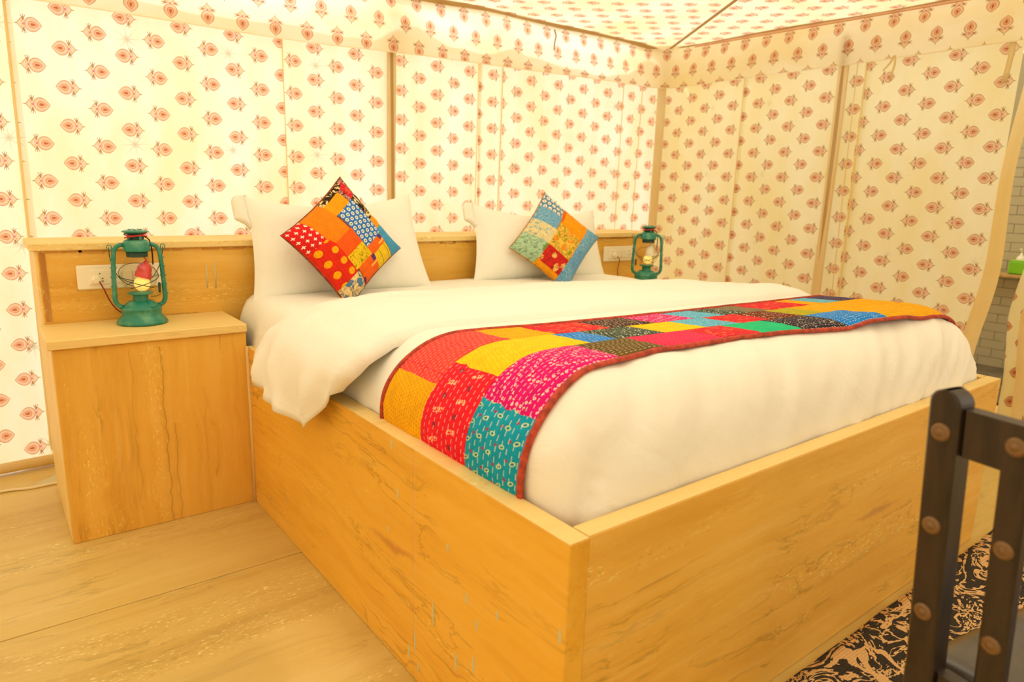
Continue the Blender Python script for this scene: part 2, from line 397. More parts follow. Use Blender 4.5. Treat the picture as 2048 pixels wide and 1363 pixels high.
# ------------------------------------------------------------------ mesh helpers
class MB:
    def __init__(s): s.v, s.f, s.uv, s.smooth = [], [], [], []
    def add(s, vs, fs, uv=None, smooth=False):
        o = len(s.v); s.v += [tuple(q) for q in vs]; s.uv += list(uv) if uv else [(q[0]+q[1]*.37, q[2]+q[1]*.2) for q in vs]
        for f in fs: s.f.append(tuple(i+o for i in f)); s.smooth.append(smooth)
        return s
    def box(s, a, b, bev=0.003):
        (x0, y0, z0), (x1, y1, z1) = [min(p, q) for p, q in zip(a, b)], [max(p, q) for p, q in zip(a, b)]
        e = min(bev, (x1-x0)*.4, (y1-y0)*.4, (z1-z0)*.4)
        # chamfered box: 24 verts
        vs = []; idx = {}
        X_, Y_, Z_ = (x0, x1), (y0, y1), (z0, z1)
        for i in (0, 1):
            for j in (0, 1):
                for k in (0, 1):
                    sx, sy, sz = (1 if i == 0 else -1), (1 if j == 0 else -1), (1 if k == 0 else -1)
                    for ax in range(3):
                        p = [X_[i]+sx*e, Y_[j]+sy*e, Z_[k]+sz*e]; p[ax] = (X_[i], Y_[j], Z_[k])[ax]
                        idx[(i, j, k, ax)] = len(vs); vs.append(p)
        fs = []
        for ax in range(3):
            o = [q for q in range(3) if q != ax]
            for sgn in (0, 1):
                ring = []
                for (p, q) in ((0, 0), (1, 0), (1, 1), (0, 1)):
                    c = [0, 0, 0]; c[ax] = sgn; c[o[0]] = p; c[o[1]] = q; ring.append(idx[(*c, ax)])
                if (sgn == 0) != (ax == 1): ring.reverse()
                fs.append(ring)
        for ax in range(3):       # edges along ax
            o = [q for q in range(3) if q != ax]
            for p in (0, 1):
                for q in (0, 1):
                    c0 = [0, 0, 0]; c0[ax] = 0; c0[o[0]] = p; c0[o[1]] = q; c1 = list(c0); c1[ax] = 1
                    r = [idx[(*c0, o[0])], idx[(*c1, o[0])], idx[(*c1, o[1])], idx[(*c0, o[1])]]
                    fs.append(r)
        for i in (0, 1):
            for j in (0, 1):
                for k in (0, 1): fs.append([idx[(i, j, k, 0)], idx[(i, j, k, 1)], idx[(i, j, k, 2)]])
        return s.add(vs, fs)
    def grid(s, fn, nu, nv, uvfn=None, smooth=True, closed_u=False):
        vs, uv = [], []
        for j in range(nv+1):
            for i in range(nu+(0 if closed_u else 1)):
                a, b = i/nu, j/nv; p = fn(a, b); vs.append(p); uv.append(uvfn(a, b) if uvfn else (p[0], p[2]))
        W = nu if closed_u else nu+1; fs = []
        for j in range(nv):
            for i in range(nu):
                i2 = (i+1) % W if closed_u else i+1
                fs.append((j*W+i, j*W+i2, (j+1)*W+i2, (j+1)*W+i))
        return s.add(vs, fs, uv, smooth)
    def lathe(s, prof, c=(0, 0, 0), n=32, smooth=True):
        return s.grid(lambda a, b: (0, 0, 0), 0, 0) if 0 else s._lathe(prof, c, n, smooth)
    def _lathe(s, prof, c, n, smooth):
        vs = []; fs = []
        for r, z in prof:
            for i in range(n):
                t = 2*pi*i/n; vs.append((c[0]+r*cos(t), c[1]+r*sin(t), c[2]+z))
        for j in range(len(prof)-1):
            for i in range(n):
                k = (i+1) % n; fs.append((j*n+i, j*n+k, (j+1)*n+k, (j+1)*n+i))
        return s.add(vs, fs, None, smooth)
    def tube(s, pts, r, n=8, smooth=True, cap=True, flat=1.0):
        pts = [V(p) for p in pts]; rs = r if isinstance(r, (list, tuple)) else [r]*len(pts)
        vs, fs = [], []; prev = None
        for i, p in enumerate(pts):
            t = (pts[min(i+1, len(pts)-1)]-pts[max(i-1, 0)]).normalized()
            if prev is None:
                a = t.cross(V((0, 0, 1)))
                if a.length < .1: a = t.cross(V((0, 1, 0)))
            else: a = prev-t*prev.dot(t)
            a.normalize(); prev = a; b = t.cross(a)
            for k in range(n):
                th = 2*pi*k/n; vs.append(p+a*cos(th)*rs[i]+b*sin(th)*rs[i]*flat)
        for j in range(len(pts)-1):
            for k in range(n):
                q = (k+1) % n; fs.append((j*n+k, j*n+q, (j+1)*n+q, (j+1)*n+k))
        if cap: fs.append(tuple(range(n))[::-1]); fs.append(tuple((len(pts)-1)*n+k for k in range(n)))
        return s.add(vs, fs, None, smooth)
    def xf(s, Mx):
        s.v = [tuple(Mx @ V(q)) for q in s.v]; return s
    def build(s, name, mat, parent=None):
        me = bpy.data.meshes.new(name); me.from_pydata(s.v, [], s.f); me.update()
        ul = me.uv_layers.new(name='UVMap')
        li = [0]*len(me.loops); me.loops.foreach_get('vertex_index', li)
        buf = [0.0]*(2*len(li))
        for i, q in enumerate(li): buf[2*i], buf[2*i+1] = s.uv[q]
        ul.data.foreach_set('uv', buf)
        me.polygons.foreach_set('use_smooth', s.smooth)
        me.materials.append(mat)
        o = bpy.data.objects.new(name, me); col.objects.link(o)
        if parent: o.parent = parent; o.matrix_parent_inverse = parent.matrix_world.inverted()
        return o
def solidify(o, t, offset=-1):
    md = o.modifiers.new('thickness', 'SOLIDIFY'); md.thickness = t; md.offset = offset; return o
def subd(o, n=1):
    md = o.modifiers.new('smooth', 'SUBSURF'); md.levels = n; md.render_levels = n; return o
def tag(o, label=None, cat=None, group=None, kind=None):
    if label: o['label'] = label
    if cat: o['category'] = cat
    if group: o['group'] = group
    if kind: o['kind'] = kind
    return o
def thing(name, loc, label, cat, group=None):
    o = bpy.data.objects.new(name, None); col.objects.link(o); o.location = loc; o.empty_display_size = .1
    bpy.context.view_layer.update()
    o.matrix_world = Matrix.Translation(V(loc)); return tag(o, label, cat, group)
def struct(name, loc=(0, 0, 0)):
    o = bpy.data.objects.new(name, None); col.objects.link(o); o.location = loc
    o.matrix_world = Matrix.Translation(V(loc)); o['kind'] = 'structure'; return o
def lerp(a, b, t): return a+(b-a)*t
def interp(x, tab):
    if x <= tab[0][0]: return tab[0][1]
    for (x0, y0), (x1, y1) in zip(tab, tab[1:]):
        if x <= x1: return y0+(y1-y0)*(x-x0)/(x1-x0)
    return tab[-1][1]
def sstep(a, b, x):
    t = max(0, min(1, (x-a)/(b-a))); return t*t*(3-2*t)
def fbm(x, y, z=0): return noise.noise(V((x, y, z)))+.5*noise.noise(V((2*x, 2*y, z+7)))

# ================================================================== SETTING
YB, XR, XLW, YF = 2.45, 2.95, -1.75, -2.7     # back wall, right wall, left wall, open front
# floor: long stone slabs laid along the bed's width
floor_o = struct('floor')
MB().box((XLW-.2, YF, -.06), (XR+2.1, YB+.3, -.0195), .002).build('floor_bed', MGROUT, floor_o)
rows = [-2.7, -2.1, -1.5, -.9, -.3, .45, 1.2, 1.86, 2.186, 2.72]
for j in range(len(rows)-1):
    y0, y1 = rows[j], rows[j+1]; xs = [XLW-.2]
    off = (.35*j) % 1.4
    while xs[-1] < XR+.1: xs.append(min(XR+.15, xs[-1]+(1.9+off if len(xs) == 1 else 2.3)))
    for a, b in zip(xs, xs[1:]):
        if b-a > .05: MB().box((a+.0012, y0+.0012, -.02), (b-.0012, y1-.0012, -.0005*((j*7) % 3)), .0012).build('stone_slab', MFL, floor_o)

# printed fabric wall behind the bed
def fold(x, s=1): return s*(.006*sin(x*9.1)+.004*sin(x*23+1)+.003*sin(x*41+2))
wall_back = struct('wall_back')
TOPZ = [(-2, 1.9), (.0, 1.86), (.27, 1.855), (.53, 1.862), (.76, 1.885), (.88, 1.95), (1.0, 1.965), (1.18, 1.892), (1.45, 1.885), (1.6, 1.935), (1.92, 1.90), (2.26, 1.905), (2.5, 1.93), (2.62, 2.0), (2.7, 2.016), (3, 2.016)]
def back_panel(x0, x1, du, dy, tilt=0):
    n = max(6, int((x1-x0)*22))
    def f(a, b):
        x = lerp(x0, x1, a); zt = interp(x, TOPZ); z = lerp(.0, zt, b)
        hem = .05*sstep(.35, 0, z)+.02*sstep(.06, 0, z)
        y = YB-dy+fold(x)*(.5+.8*(1-b))+.006*fbm(x*4, z*3)-hem*(.6+.4*sin(x*5))*(1 if x < -.4 else 0)
        return (x+tilt*(1-b), y, z+.004)
    def g(a, b):
        x = lerp(x0, x1, a); return (x+.364+CA*.5+du, lerp(0, interp(x, TOPZ), b)-1.438+CB*.5)
    return MB().grid(f, n, 36, g).build('fabric_panel', MF, wall_back)
for x0, x1, du, dy in ((XLW, -.525, .03, .0), (-.535, .45, 0, .012), (.44, .985, .052, .004), (.965, 1.515, .02, .008), (1.5, 1.66, .074, .012), (1.645, 2.985, .012, .004)):
    back_panel(x0, x1, du, dy)
# seams and folded hems of the back wall (double cloth, so they read darker against the light)
for x, w, dx in ((-.53, .010, -.018), (.447, .004, .004), (1.492, .004, -.02), (1.655, .005, -.03), (2.58, .004, -.02), (2.76, .005, -.03)):
    def f(a, b, x=x, w=w, dx=dx):
        z = lerp(.03, interp(x, TOPZ)-.01, b); return (x+dx*(1-b)+(a-.5)*w, YB-.02-.004*sin(a*pi)+fold(x)*(.5+.8*(1-b)), z)
    MB().grid(f, 3, 20, lambda a, b, x=x: (x, b)).build('seam_hem', MT, wall_back)
# rolled hem lying on the floor at the foot of the left panel
MB().tube([(XLW, 2.36, .028), (-1.1, 2.36, .026), (-.75, 2.385, .024), (-.5, 2.40, .024), (.2, 2.40, .024)], .02, 10, flat=1.0).build('rolled_hem', MT, wall_back)

wall_right = struct('wall_right')
def right_panel(y0, y1, du, dx):
    n = max(6, int((y1-y0)*22))
    def f(a, b):
        y = lerp(y0, y1, a); z = lerp(.01, 2.0, b)
        return (XR-dx+fold(y*1.3, .8)*(.4+1.0*(1-b))+.004*fbm(y*4, z*3), y, z)
    return MB().grid(f, n, 36, lambda a, b: (lerp(y0, y1, a)-.798+CA*.5+du, lerp(.01, 2.0, b)-1.44+CB*.5)).build('fabric_panel', MFR, wall_right)
for y0, y1, du, dx in ((1.80, 2.49, .03, .0), (1.24, 1.815, 0, .006), (1.10, 1.25, .045, -.004), (.44, 1.115, 0, .008)):
    right_panel(y0, y1, du, dx)
for y, w, ddy in ((1.808, .004, 0), (1.108, .008, -.02), (1.155, .005, -.03)):
    MB().grid(lambda a, b: (XR-.018-.004*sin(a*pi)+fold(y*1.3, .8)*(.4+1.0*(1-b)), y+ddy*(1-b)+(a-.5)*w, lerp(.02, 1.95, b)), 3, 20).build('seam_hem', MT, wall_right)
# canvas binding hanging along the doorway edge
def bindf(a, b):
    z = lerp(.02, 1.80, b)
    c = .40+.02*sin(z*2.2+.3)+.012*sin(z*6)+.03*sstep(.9, .4, z)
    return (XR-.022-.014*sin(a*pi)-.008*sin(z*5+a*3), c+(a-.5)*(.062+.01*sin(z*4)), z)
MB().grid(bindf, 5, 40).build('edge_binding', MT, wall_right)

# left side and ceiling of the tent
wall_left = struct('wall_left')
MB().grid(lambda a, b: (XLW+fold(lerp(YF, YB, a)), lerp(YF, YB, a), lerp(0, 1.97, b)), 60, 8, lambda a, b: (lerp(YF, YB, a), lerp(0, 1.97, b))).build('fabric_panel', MF, wall_left)
wall_front = struct('wall_front')
MB().grid(lambda a, b: (lerp(XLW, XR, a), YF+fold(lerp(XLW, XR, a)), lerp(0, 1.97, b)), 60, 8, lambda a, b: (lerp(XLW, XR, a), lerp(0, 1.97, b))).build('fabric_panel', MF, wall_front)
ceiling = struct('ceiling')
EZ = 2.018
BR, BL_, FR, FL_ = V((2.92, 2.41, EZ)), V((XLW, 2.41, EZ)), V((2.92, YF, EZ)), V((XLW, YF, EZ))
A1, A2, A3, A4 = V((1.75, .55, 2.105)), V((-.6, .55, 2.115)), V((-.6, -.8, 2.115)), V((1.75, -.8, 2.105))
def roof(p0, p1, q0, q1, ax):
    def f(a, b):
        p = p0.lerp(p1, a).lerp(q0.lerp(q1, a), b)
        s = -.018*sin(a*pi)*(1-b)*(1 if ax == 0 else .3)
        return (p.x, p.y, p.z+s*0-.02*sin(pi*b)*sin(pi*a)+.004*fbm(p.x*3, p.y*3))
    def g(a, b):
        p = p0.lerp(p1, a).lerp(q0.lerp(q1, a), b); return (p.x+.03, p.y+.02) if ax == 0 else (p.y, p.x)
    return MB().grid(f, 34, 16, g).build('roof_panel', MROOF, ceiling)
roof(BL_, BR, A2, A1, 0); roof(BR, FR, A1, A4, 1); roof(FR, FL_, A4, A3, 0); roof(FL_, BL_, A3, A2, 1)
roof(A2, A1, A3, A4, 0)
def strip(pts, w, name, mat, parent, nrm=(0, 0, -1)):
    mb = MB(); pts = [V(p) for p in pts]; vs = []; fs = []; uv = []
    for i, p in enumerate(pts):
        t = (pts[min(i+1, len(pts)-1)]-pts[max(i-1, 0)]).normalized(); n = V(nrm); s_ = t.cross(n).normalized(); n = s_.cross(t)
        for a, o in ((-w/2, 0), (0, .004), (w/2, 0)): vs.append(p+s_*a+n*o); uv.append((a, i*.05))
    for i in range(len(pts)-1):
        for k in (0, 1): fs.append((i*3+k, i*3+k+1, i*3+k+4, i*3+k+3))
    return mb.add(vs, fs, uv, True).build(name, mat, parent)
tp = []
for i in range(41):
    x = lerp(XLW, 2.90, i/40); tp.append((x, 2.385, EZ-.012-.012*sin(x*2.2+.4)-.006*sin(x*7)))
strip(tp, .042, 'eave_tape', MTAPE, ceiling, (0, -.5, -1))
strip([BR.lerp(A1, t/12)+V((0, 0, -.014-.02*sin(pi*t/12)*0)) for t in range(13)], .022, 'hip_tape', MTAPE, ceiling)
strip([BL_.lerp(A2, t/12)+V((0, 0, -.014)) for t in range(13)], .022, 'hip_tape', MTAPE, ceiling)
strip([V((2.895, lerp(2.385, YF, i/30), EZ-.004-.004*sin(i))) for i in range(31)], .012, 'eave_tape', MTAPE, ceiling, (-.5, 0, -1))
strip([V((lerp(1.02, 1.75, i/12), lerp(1.55, .6, i/12), 2.05+.004)) for i in range(2)], .004, 'roof_seam', MTAPE, ceiling)

# valance hanging inside the eaves, back run then right run
trim = struct('trim_1')
path = [(lerp(XLW, 2.72, i/60), 2.395) for i in range(61)]
path += [(2.72+.185*sin(t*pi/16), 2.21+.185*cos(t*pi/16)) for t in range(1, 8)]
path += [(2.905, lerp(2.21, YF, i/60)) for i in range(61)]
arc = [0]
for p, q in zip(path, path[1:]): arc.append(arc[-1]+math.dist(p, q))
def valf(a, b):
    k = int(round(a*(len(path)-1))); x, y = path[k]; s = arc[k]
    # outward normal (towards the room)
    q0, q1 = path[max(k-1, 0)], path[min(k+1, len(path)-1)]; tx, ty = q1[0]-q0[0], q1[1]-q0[1]; l = math.hypot(tx, ty); nx, ny = ty/l, -tx/l
    zb = interp(s, [(0, 1.715), (2.3, 1.722), (3.2, 1.752), (4.3, 1.772), (4.7, 1.775), (5.4, 1.783), (6.7, 1.80), (9.6, 1.83)])
    zt = EZ-.004+(.02 if 60 < k < 69 else 0)
    z = lerp(zb, zt, b)
    o = .028*(1-b)**1.4+.010*sin(s*5.1)*(1-b)+.006*fbm(s*3, z*5)+.012*sin(pi*b)
    return (x+nx*o, y+ny*o, z)
def valuv(a, b):
    p = valf(a, b); k = int(round(a*(len(path)-1))); return (p[2]-1.97+CA*.5, arc[k]-.03)
MB().grid(valf, len(path)-1, 10, valuv).build('valance_cloth', MV, trim)
strip([V(valf(i/(len(path)-1), 0)) for i in range(len(path))], .010, 'bottom_hem', MV, trim, (0, 0, -1))
MB().grid(lambda a, b: (2.893-.004*b-.006, lerp(2.15, YF, a), 2.012-.018*b), 40, 2).build('hem_fold', MV, trim)
# cloth ties hanging from the valance
def ribbon(pts, w, name, mat, parent=None):
    mb = MB(); pts = [V(p) for p in pts]; vs = []; fs = []
    for i, p in enumerate(pts):
        for a in (-.5, .5): vs.append(p+V((.003*sin(i*1.3), a*w, 0)))
    for i in range(len(pts)-1): fs.append((2*i, 2*i+1, 2*i+3, 2*i+2))
    o = mb.add(vs, fs, None, True).build(name, mat, parent); return solidify(o, .002, 0)
t1 = ribbon([(2.875, .465, 1.80), (2.873, .462, 1.74), (2.874, .466, 1.68), (2.874, .47, 1.63)], .022, 'cloth_tie', MT)
tag(t1, 'wide tan cloth tie hanging below the valance beside the doorway', 'tie')
t2 = thing('cloth_tie', (2.87, .95, 1.79), 'thin twin-tailed tan cloth tie hanging over the right wall fabric', 'tie')
ribbon([(2.872, .95, 1.80), (2.870, .962, 1.77), (2.872, .985, 1.745), (2.872, .99, 1.738)], .010, 'tail', MT, t2)
ribbon([(2.871, .945, 1.80), (2.868, .94, 1.76), (2.87, .948, 1.72), (2.87, .95, 1.685)], .010, 'tail', MT, t2)
t3 = ribbon([(1.94, 2.36, 1.985), (1.945, 2.352, 1.95), (1.935, 2.348, 1.92), (1.932, 2.345, 1.875)], .010, 'cloth_tie', MTAPE)
tag(t3, 'short brown cloth tie hanging against the glowing back valance', 'tie')

# fabric-sleeved poles
def sleeve(x, y, w, d, z1, label, rot=0, z0=0.0):
    o = thing('tent_pole', (x, y, z0), label, 'pole')
    mb = MB()
    def f(a, b):
        t = 2*pi*a; k = .5; ww = w*(1+.05*sin(b*9))
        cx_ = math.copysign(abs(cos(t))**.6, cos(t))*ww/2; cy = math.copysign(abs(sin(t))**.6, sin(t))*d/2
        cr, sr = cos(rot), sin(rot); wob = .004*sin(b*7+x)
        return (x+cx_*cr-cy*sr+wob, y+cx_*sr+cy*cr, z0+b*(z1-z0))
    mb.grid(f, 16, 24, closed_u=True).build('canvas_sleeve', MSLV, o)
    MB().tube([(x, y, z0), (x, y, z1)], .012, 8).build('pole_core', MTAPE, o)
    return o
sleeve(.968, 2.415, .045, .018, 1.93, 'tan canvas-sleeved pole behind the gap between the pillows')
sleeve(2.885, 2.385, .055, .055, 1.95, 'tan canvas-sleeved pole in the tent corner behind the right lantern', pi/4)
sleeve(2.900, 1.205, .05, .02, 1.93, 'tan canvas-sleeved pole in the middle of the right wall', pi/2)

# door flap at the right of the opening
flap = thing('door_flap', (2.93, .1, 0), 'printed cloth door flap tied back at the right edge of the doorway', 'curtain')
FLX = [(0, .29), (.16, .292), (.25, .291), (.35, .291), (.47, .30), (.64, .314), (.73, .304), (.86, .285), (.95, .262), (1.2, .16), (1.9, .05)]
def flapf(a, b):
    z = lerp(.005, 1.92, b); e = interp(z, FLX); y = lerp(e, e*.35-.55, a)
    return (2.93+.030*sin((e-y)*38)+.008*sin(z*6), y, z)
solidify(MB().grid(flapf, 40, 40, lambda a, b: (flapf(a, b)[1]*1.35+.02, lerp(.005, 1.92, b)+.03)).build('printed_cloth', MFR, flap), .002, 0)
def flapb(a, b):
    z = lerp(.005, 1.6, b); e = interp(z, FLX)-.075+.02*sin(z*3); y = e-.045*a
    return (2.893-.01*sin(a*pi)+.006*sin(z*6), y, z)
MB().grid(flapb, 4, 30).build('edge_binding', MT, flap)

# washroom seen through the doorway
wb = struct('wall_bathroom')
XB = 4.9
MB().box((XB+.006, -.9, 0), (XB+.1, YB+.1, 2.1)).build('wall_core', MTG, wb)
tm = None; TL, TH = .155, .062
rows_t = int(1.55/TH)
for r in range(rows_t):
    z0 = r*TH
    for k in range(-1, 9):
        y0 = .45+(k+(.5 if r % 2 else 0))*TL-.05
        if y0 < .28 or y0 > 1.30: continue
        if tm is None:
            tm = MB().box((-.008, .001, .001), (.004, TL-.001, TH-.001), .002).build('tile', MTILE, wb); t = tm
        else:
            t = tm.copy(); col.objects.link(t)
        t.location = (XB+.004, y0, z0+.002)
# tiles beyond the ones the doorway shows, joined into one part
mb = MB()
for r in range(rows_t):
    for k in range(-9, 13):
        y0 = .45+(k+(.5 if r % 2 else 0))*TL-.05
        if not (y0 < .28 or y0 > 1.30) or y0 < -.9 or y0 > 2.3: continue
        mb.box((XB-.004, y0+.001, r*TH+.003), (XB+.008, y0+TL-.001, r*TH+TH+.001), .002)
o = mb.build('tile_field', MTILE, wb); o['kind'] = 'stuff'
o.location = (0, 0, 0)
ws = struct('wall_bathroom_side')
for ys_ in (YB+.1, -.97):
    MB().grid(lambda a, b: (lerp(XR+.06, XB+.1, a), ys_+.01*sin(a*20), lerp(0, 2.1, b)), 30, 6).build('fabric_panel', MFR, ws)
cb = struct('ceiling_bathroom')
MB().grid(lambda a, b: (lerp(XR-.03, XB+.1, a), lerp(-1.0, YB+.14, b), 2.1), 8, 8).build('roof_panel', MV, cb)
fb = struct('floor_bathroom')
MB().box((3.9, -1, -.01), (XB+.05, YB+.1, .004)).build('floor_slab', MBATHF, fb)
sh = MB().box((4.72, .45, .648), (XB-.005, 1.28, .668), .003).build('wall_shelf', MSHELF, None)
tag(sh, 'pale wooden shelf fixed to the cream tiled washroom wall', 'shelf')
gb = thing('dispenser_box', (4.80, .84, .669), 'bright green box standing on the pale washroom shelf', 'box')
MB().box((4.76, .79, .669), (4.84, .895, .755), .008).build('box_body', MLIME, gb)
MB().box((4.764, .794, .755), (4.836, .891, .762), .004).build('lid', plain('green_lid', (150, 206, 60), .4), gb)
pb = thing('pump_bottle', (4.862, .86, .669), 'white pump bottle standing behind the green box', 'bottle')
MB().lathe([(0, 0), (.024, .001), (.026, .01), (.026, .10), (.018, .118), (.009, .122), (.009, .135), (0, .136)], (4.866, .862, .669), 16).build('bottle_body', MWHP, pb)
mb = MB().tube([(4.866, .862, .80), (4.866, .862, .826), (4.85, .862, .834), (4.83, .862, .83)], .005, 8); mb.build('pump_head', MWHP, pb)

gnd = MB().box((-12, -14, -.16), (16, 18, -.07), .01).build('ground', MSAND); gnd['kind'] = 'structure'

# ================================================================== BED
H, W_, LN, YH = .566, 1.9, 1.638, 1.907
TK = .045
bed = thing('platform_bed', (.95, .95, 0), 'golden stone-clad box bed base holding the mattress', 'bed')
def slab(name, a, b, mat, bev=.002): return MB().box(a, b, bev).build(name, mat, bed)
slab('stone_panel', (0, 0, 0), (TK, .500, H), MSY)
slab('stone_panel', (0, .5025, 0), (TK, LN+.02, H), MSY)
slab('panel_joint', (.001, .4995, 0.001), (TK-.002, .503, H-.001), MGROUT)
slab('stone_panel', (TK+.0015, .004, 0), (W_, TK, H), stone_mat('golden_stone_foot', 0, (240, 190, 86), (222, 166, 62), (248, 214, 130), mark=True))
slab('corner_joint', (TK-.0005, .0055, .001), (TK+.002, TK-.002, H-.001), MGROUT)
slab('stone_panel', (W_-TK, TK+.001, 0), (W_, YH, H), MSY)
for a, b in (((.0006, .001, H), (TK-.0006, LN+.015, H+.0012)), ((TK+.002, .005, H), (W_-.001, TK-.0006, H+.0012)), ((W_-TK+.001, TK+.001, H), (W_-.001, YH, H+.0012))):
    slab('cut_edge', a, b, MSE, .0004)
slab('deck_board', (TK, TK, .27), (W_-TK, YH-.002, .295), MSHELF)

# cement drips dried on the side panels
def drip(y, z, l, w=.009):
    mb = MB(); n_ = 14; vs = [(-.0010, y, z)]
    for t in range(n_):
        a = 2*pi*t/n_; q = .75 if sin(a) > 0 else 1.0
        vs.append((-.0002, y+w/2*cos(a)*(1-.5*max(0, sin(a))), z+l/2*sin(a)*q))
    mb.add(vs, [(0, (t+1) % n_+1, t+1) for t in range(n_)]); return mb.build('cement_drip', MCEM, bed)
for y, z, l in ((.601, .548, .03), (.574, .438, .034), (.289, .322, .03), (.187, .339, .022), (.253, .283, .03), (.013, .397, .036), (.417, .22, .075), (.495, .108, .07), (.523, .062, .05), (.326, .157, .055), (.262, .189, .045), (.481, .044, .03), (.62, .33, .02), (.36, .40, .02)):
    drip(y, z, l)
# headboard
hb = thing('headboard', (.95, 2.02, 0), 'long golden stone headboard with a pale overhanging top slab', 'headboard')
NW, NW2 = .559, .44
def hslab(name, a, b, mat, bev=.002): return MB().box(a, b, bev).build(name, mat, hb)
hslab('front_panel', (-NW+.006, YH, 0), (W_+NW2-.006, YH+.018, .886), MSX)
hslab('side_panel', (-NW, YH+.001, 0), (-NW+.02, 2.14, .886), MSE)
hslab('side_panel', (W_+NW2-.02, YH+.001, 0), (W_+NW2, 2.14, .886), MSE)
hslab('back_panel', (-NW+.022, 2.12, 0), (W_+NW2-.022, 2.139, .884), MSX)
hslab('top_slab', (-NW-.014, YH-.016, .887), (W_+NW2+.014, 2.15, .911), MSE, .003)
# crumbling mortar under the slab
mb = MB()
random.seed(3)
xx = -NW+.02
while xx < W_+NW2-.05:
    l = random.uniform(.03, .09); hgt = random.uniform(.004, .012)
    mb.box((xx, YH-.003, .887-hgt), (xx+l, YH+.001, .8868), .001); xx += l*random.uniform(.8, 1.3)
o = mb.build('mortar_line', stone_mat('rough_mortar', 0, (206, 146, 62), (168, 108, 36), (236, 196, 120), .8), hb); o['kind'] = 'stuff'
MB().box((-NW+.012, YH-.003, .66), (-NW+.028, YH, .88), .001).build('mortar_strip', MCEM if 0 else stone_mat('mortar_strip', 2, (196, 140, 66), (150, 92, 30), (238, 208, 150), .8), hb)
for x_, z0, z1 in ((-.051, .738, .826), (-.022, .736, .834)):
    MB().tube([(x_, YH-.0002, z0), (x_+.001, YH-.0003, (z0+z1)/2), (x_, YH-.0002, z1)], [.0022, .003, .0018], 6, flat=.2).build('cement_drip', MCEM, hb)

# nightstands
def nightstand(x0, x1, label, outer):
    n = thing('nightstand', ((x0+x1)/2, 1.77, 0), label, 'nightstand')
    b = lambda name, p, q, mat, bev=.002: MB().box(p, q, bev).build(name, mat, n)
    b('front_panel', (x0, LN+(.02 if x0 > 1 else 0), 0), (x1, LN+.02+(.02 if x0 > 1 else 0), .62), MSZ)
    b('side_panel', (outer-.0005 if outer < 1 else outer-.02, LN+.021, 0), (outer+.02 if outer < 1 else outer, YH-.001, .62), MSE)
    b('top_slab', (x0-.012 if outer < 1 else x0+.001, LN-.014, .622), (x1 if outer < 1 else x1+.012, YH-.002, .651), MSE, .003)
    return n
n1 = nightstand(-NW, -.003, 'golden stone nightstand left of the bed with streaked front', -NW)
n2 = nightstand(W_+.003, W_+NW2, 'stone nightstand mostly hidden behind the bed beside the right wall', W_+NW2)
mb = MB().tube([(-.003, LN-.006, .0), (-.002, LN-.005, .3), (-.004, LN-.004, .57)], .006, 6)
mb.build('corner_mortar', MGROUT, bed)

# ------------------------------------------------------------------ mattress and duvet
def section(T, xl, xr, rx, zb, n=2.4, bul=.0, K=14, M_=26):
    pts = []
    for i in range(K+1):
        t = pi/2*i/K; cx_, cz = max(0, cos(t)), max(0, sin(t))
        x = xl+rx*(1-cx_**(2/n)); z = zb+(T-zb)*cz**(2/n)
        pts.append((x-bul*sin(pi*min(1, max(0, (z-zb)/(T-zb)))), z))
    mid = [(lerp(xl+rx, xr-rx, i/M_), T) for i in range(1, M_)]
    return pts+mid+[(xl+xr-x, z) for x, z in reversed(pts)]
def arclen(pts):
    a = [0]
    for p, q in zip(pts, pts[1:]): a.append(a[-1]+math.dist(p, q))
    return a
def atarc(pts, a, s):
    if s <= 0: return pts[0]
    for i in range(len(a)-1):
        if s <= a[i+1]:
            t = (s-a[i])/max(1e-9, a[i+1]-a[i]); return (lerp(pts[i][0], pts[i+1][0], t), lerp(pts[i][1], pts[i+1][1], t))
    return pts[-1]
Y0, YR, ZB = .048, .27, .50
TY = [(0, .79), (.2, .788), (.4, .778), (.6, .765), (.85, .755), (1.1, .752), (1.4, .745)]
def dsec(y):
    T = interp(y, TY)
    k = 1.0
    if y < YR: k = max(0, 1-((YR-y)/(YR-Y0))**2.5)**(1/2.5)
    rc = .10; yy = y-Y0; xin = rc*(1-sqrt(max(0, 1-((rc-yy)/rc)**2))) if yy < rc else 0
    return section(max(ZB+.002, ZB+(T-ZB)*k), .062+xin*.6, 1.897-xin*.6, .20, ZB, 2.4, .026*min(1, k))
_sc = {}
def S(u, y):
    key = round(y, 4)
    if key not in _sc:
        p = dsec(key); _sc[key] = (p, arclen(p))
    p, a = _sc[key]; return V((0, y, 0))+V((atarc(p, a, u*a[-1])[0], 0, atarc(p, a, u*a[-1])[1]))
def Sn(u, y):
    e = 1e-3
    a = S(min(1, u+e*4), y)-S(max(0, u-e*4), y); b = S(u, y+.01)-S(u, max(Y0+.001, y-.01))
    n = a.cross(b); n.normalize(); return n if n.z > 0 or abs(n.z) < .3 else -n
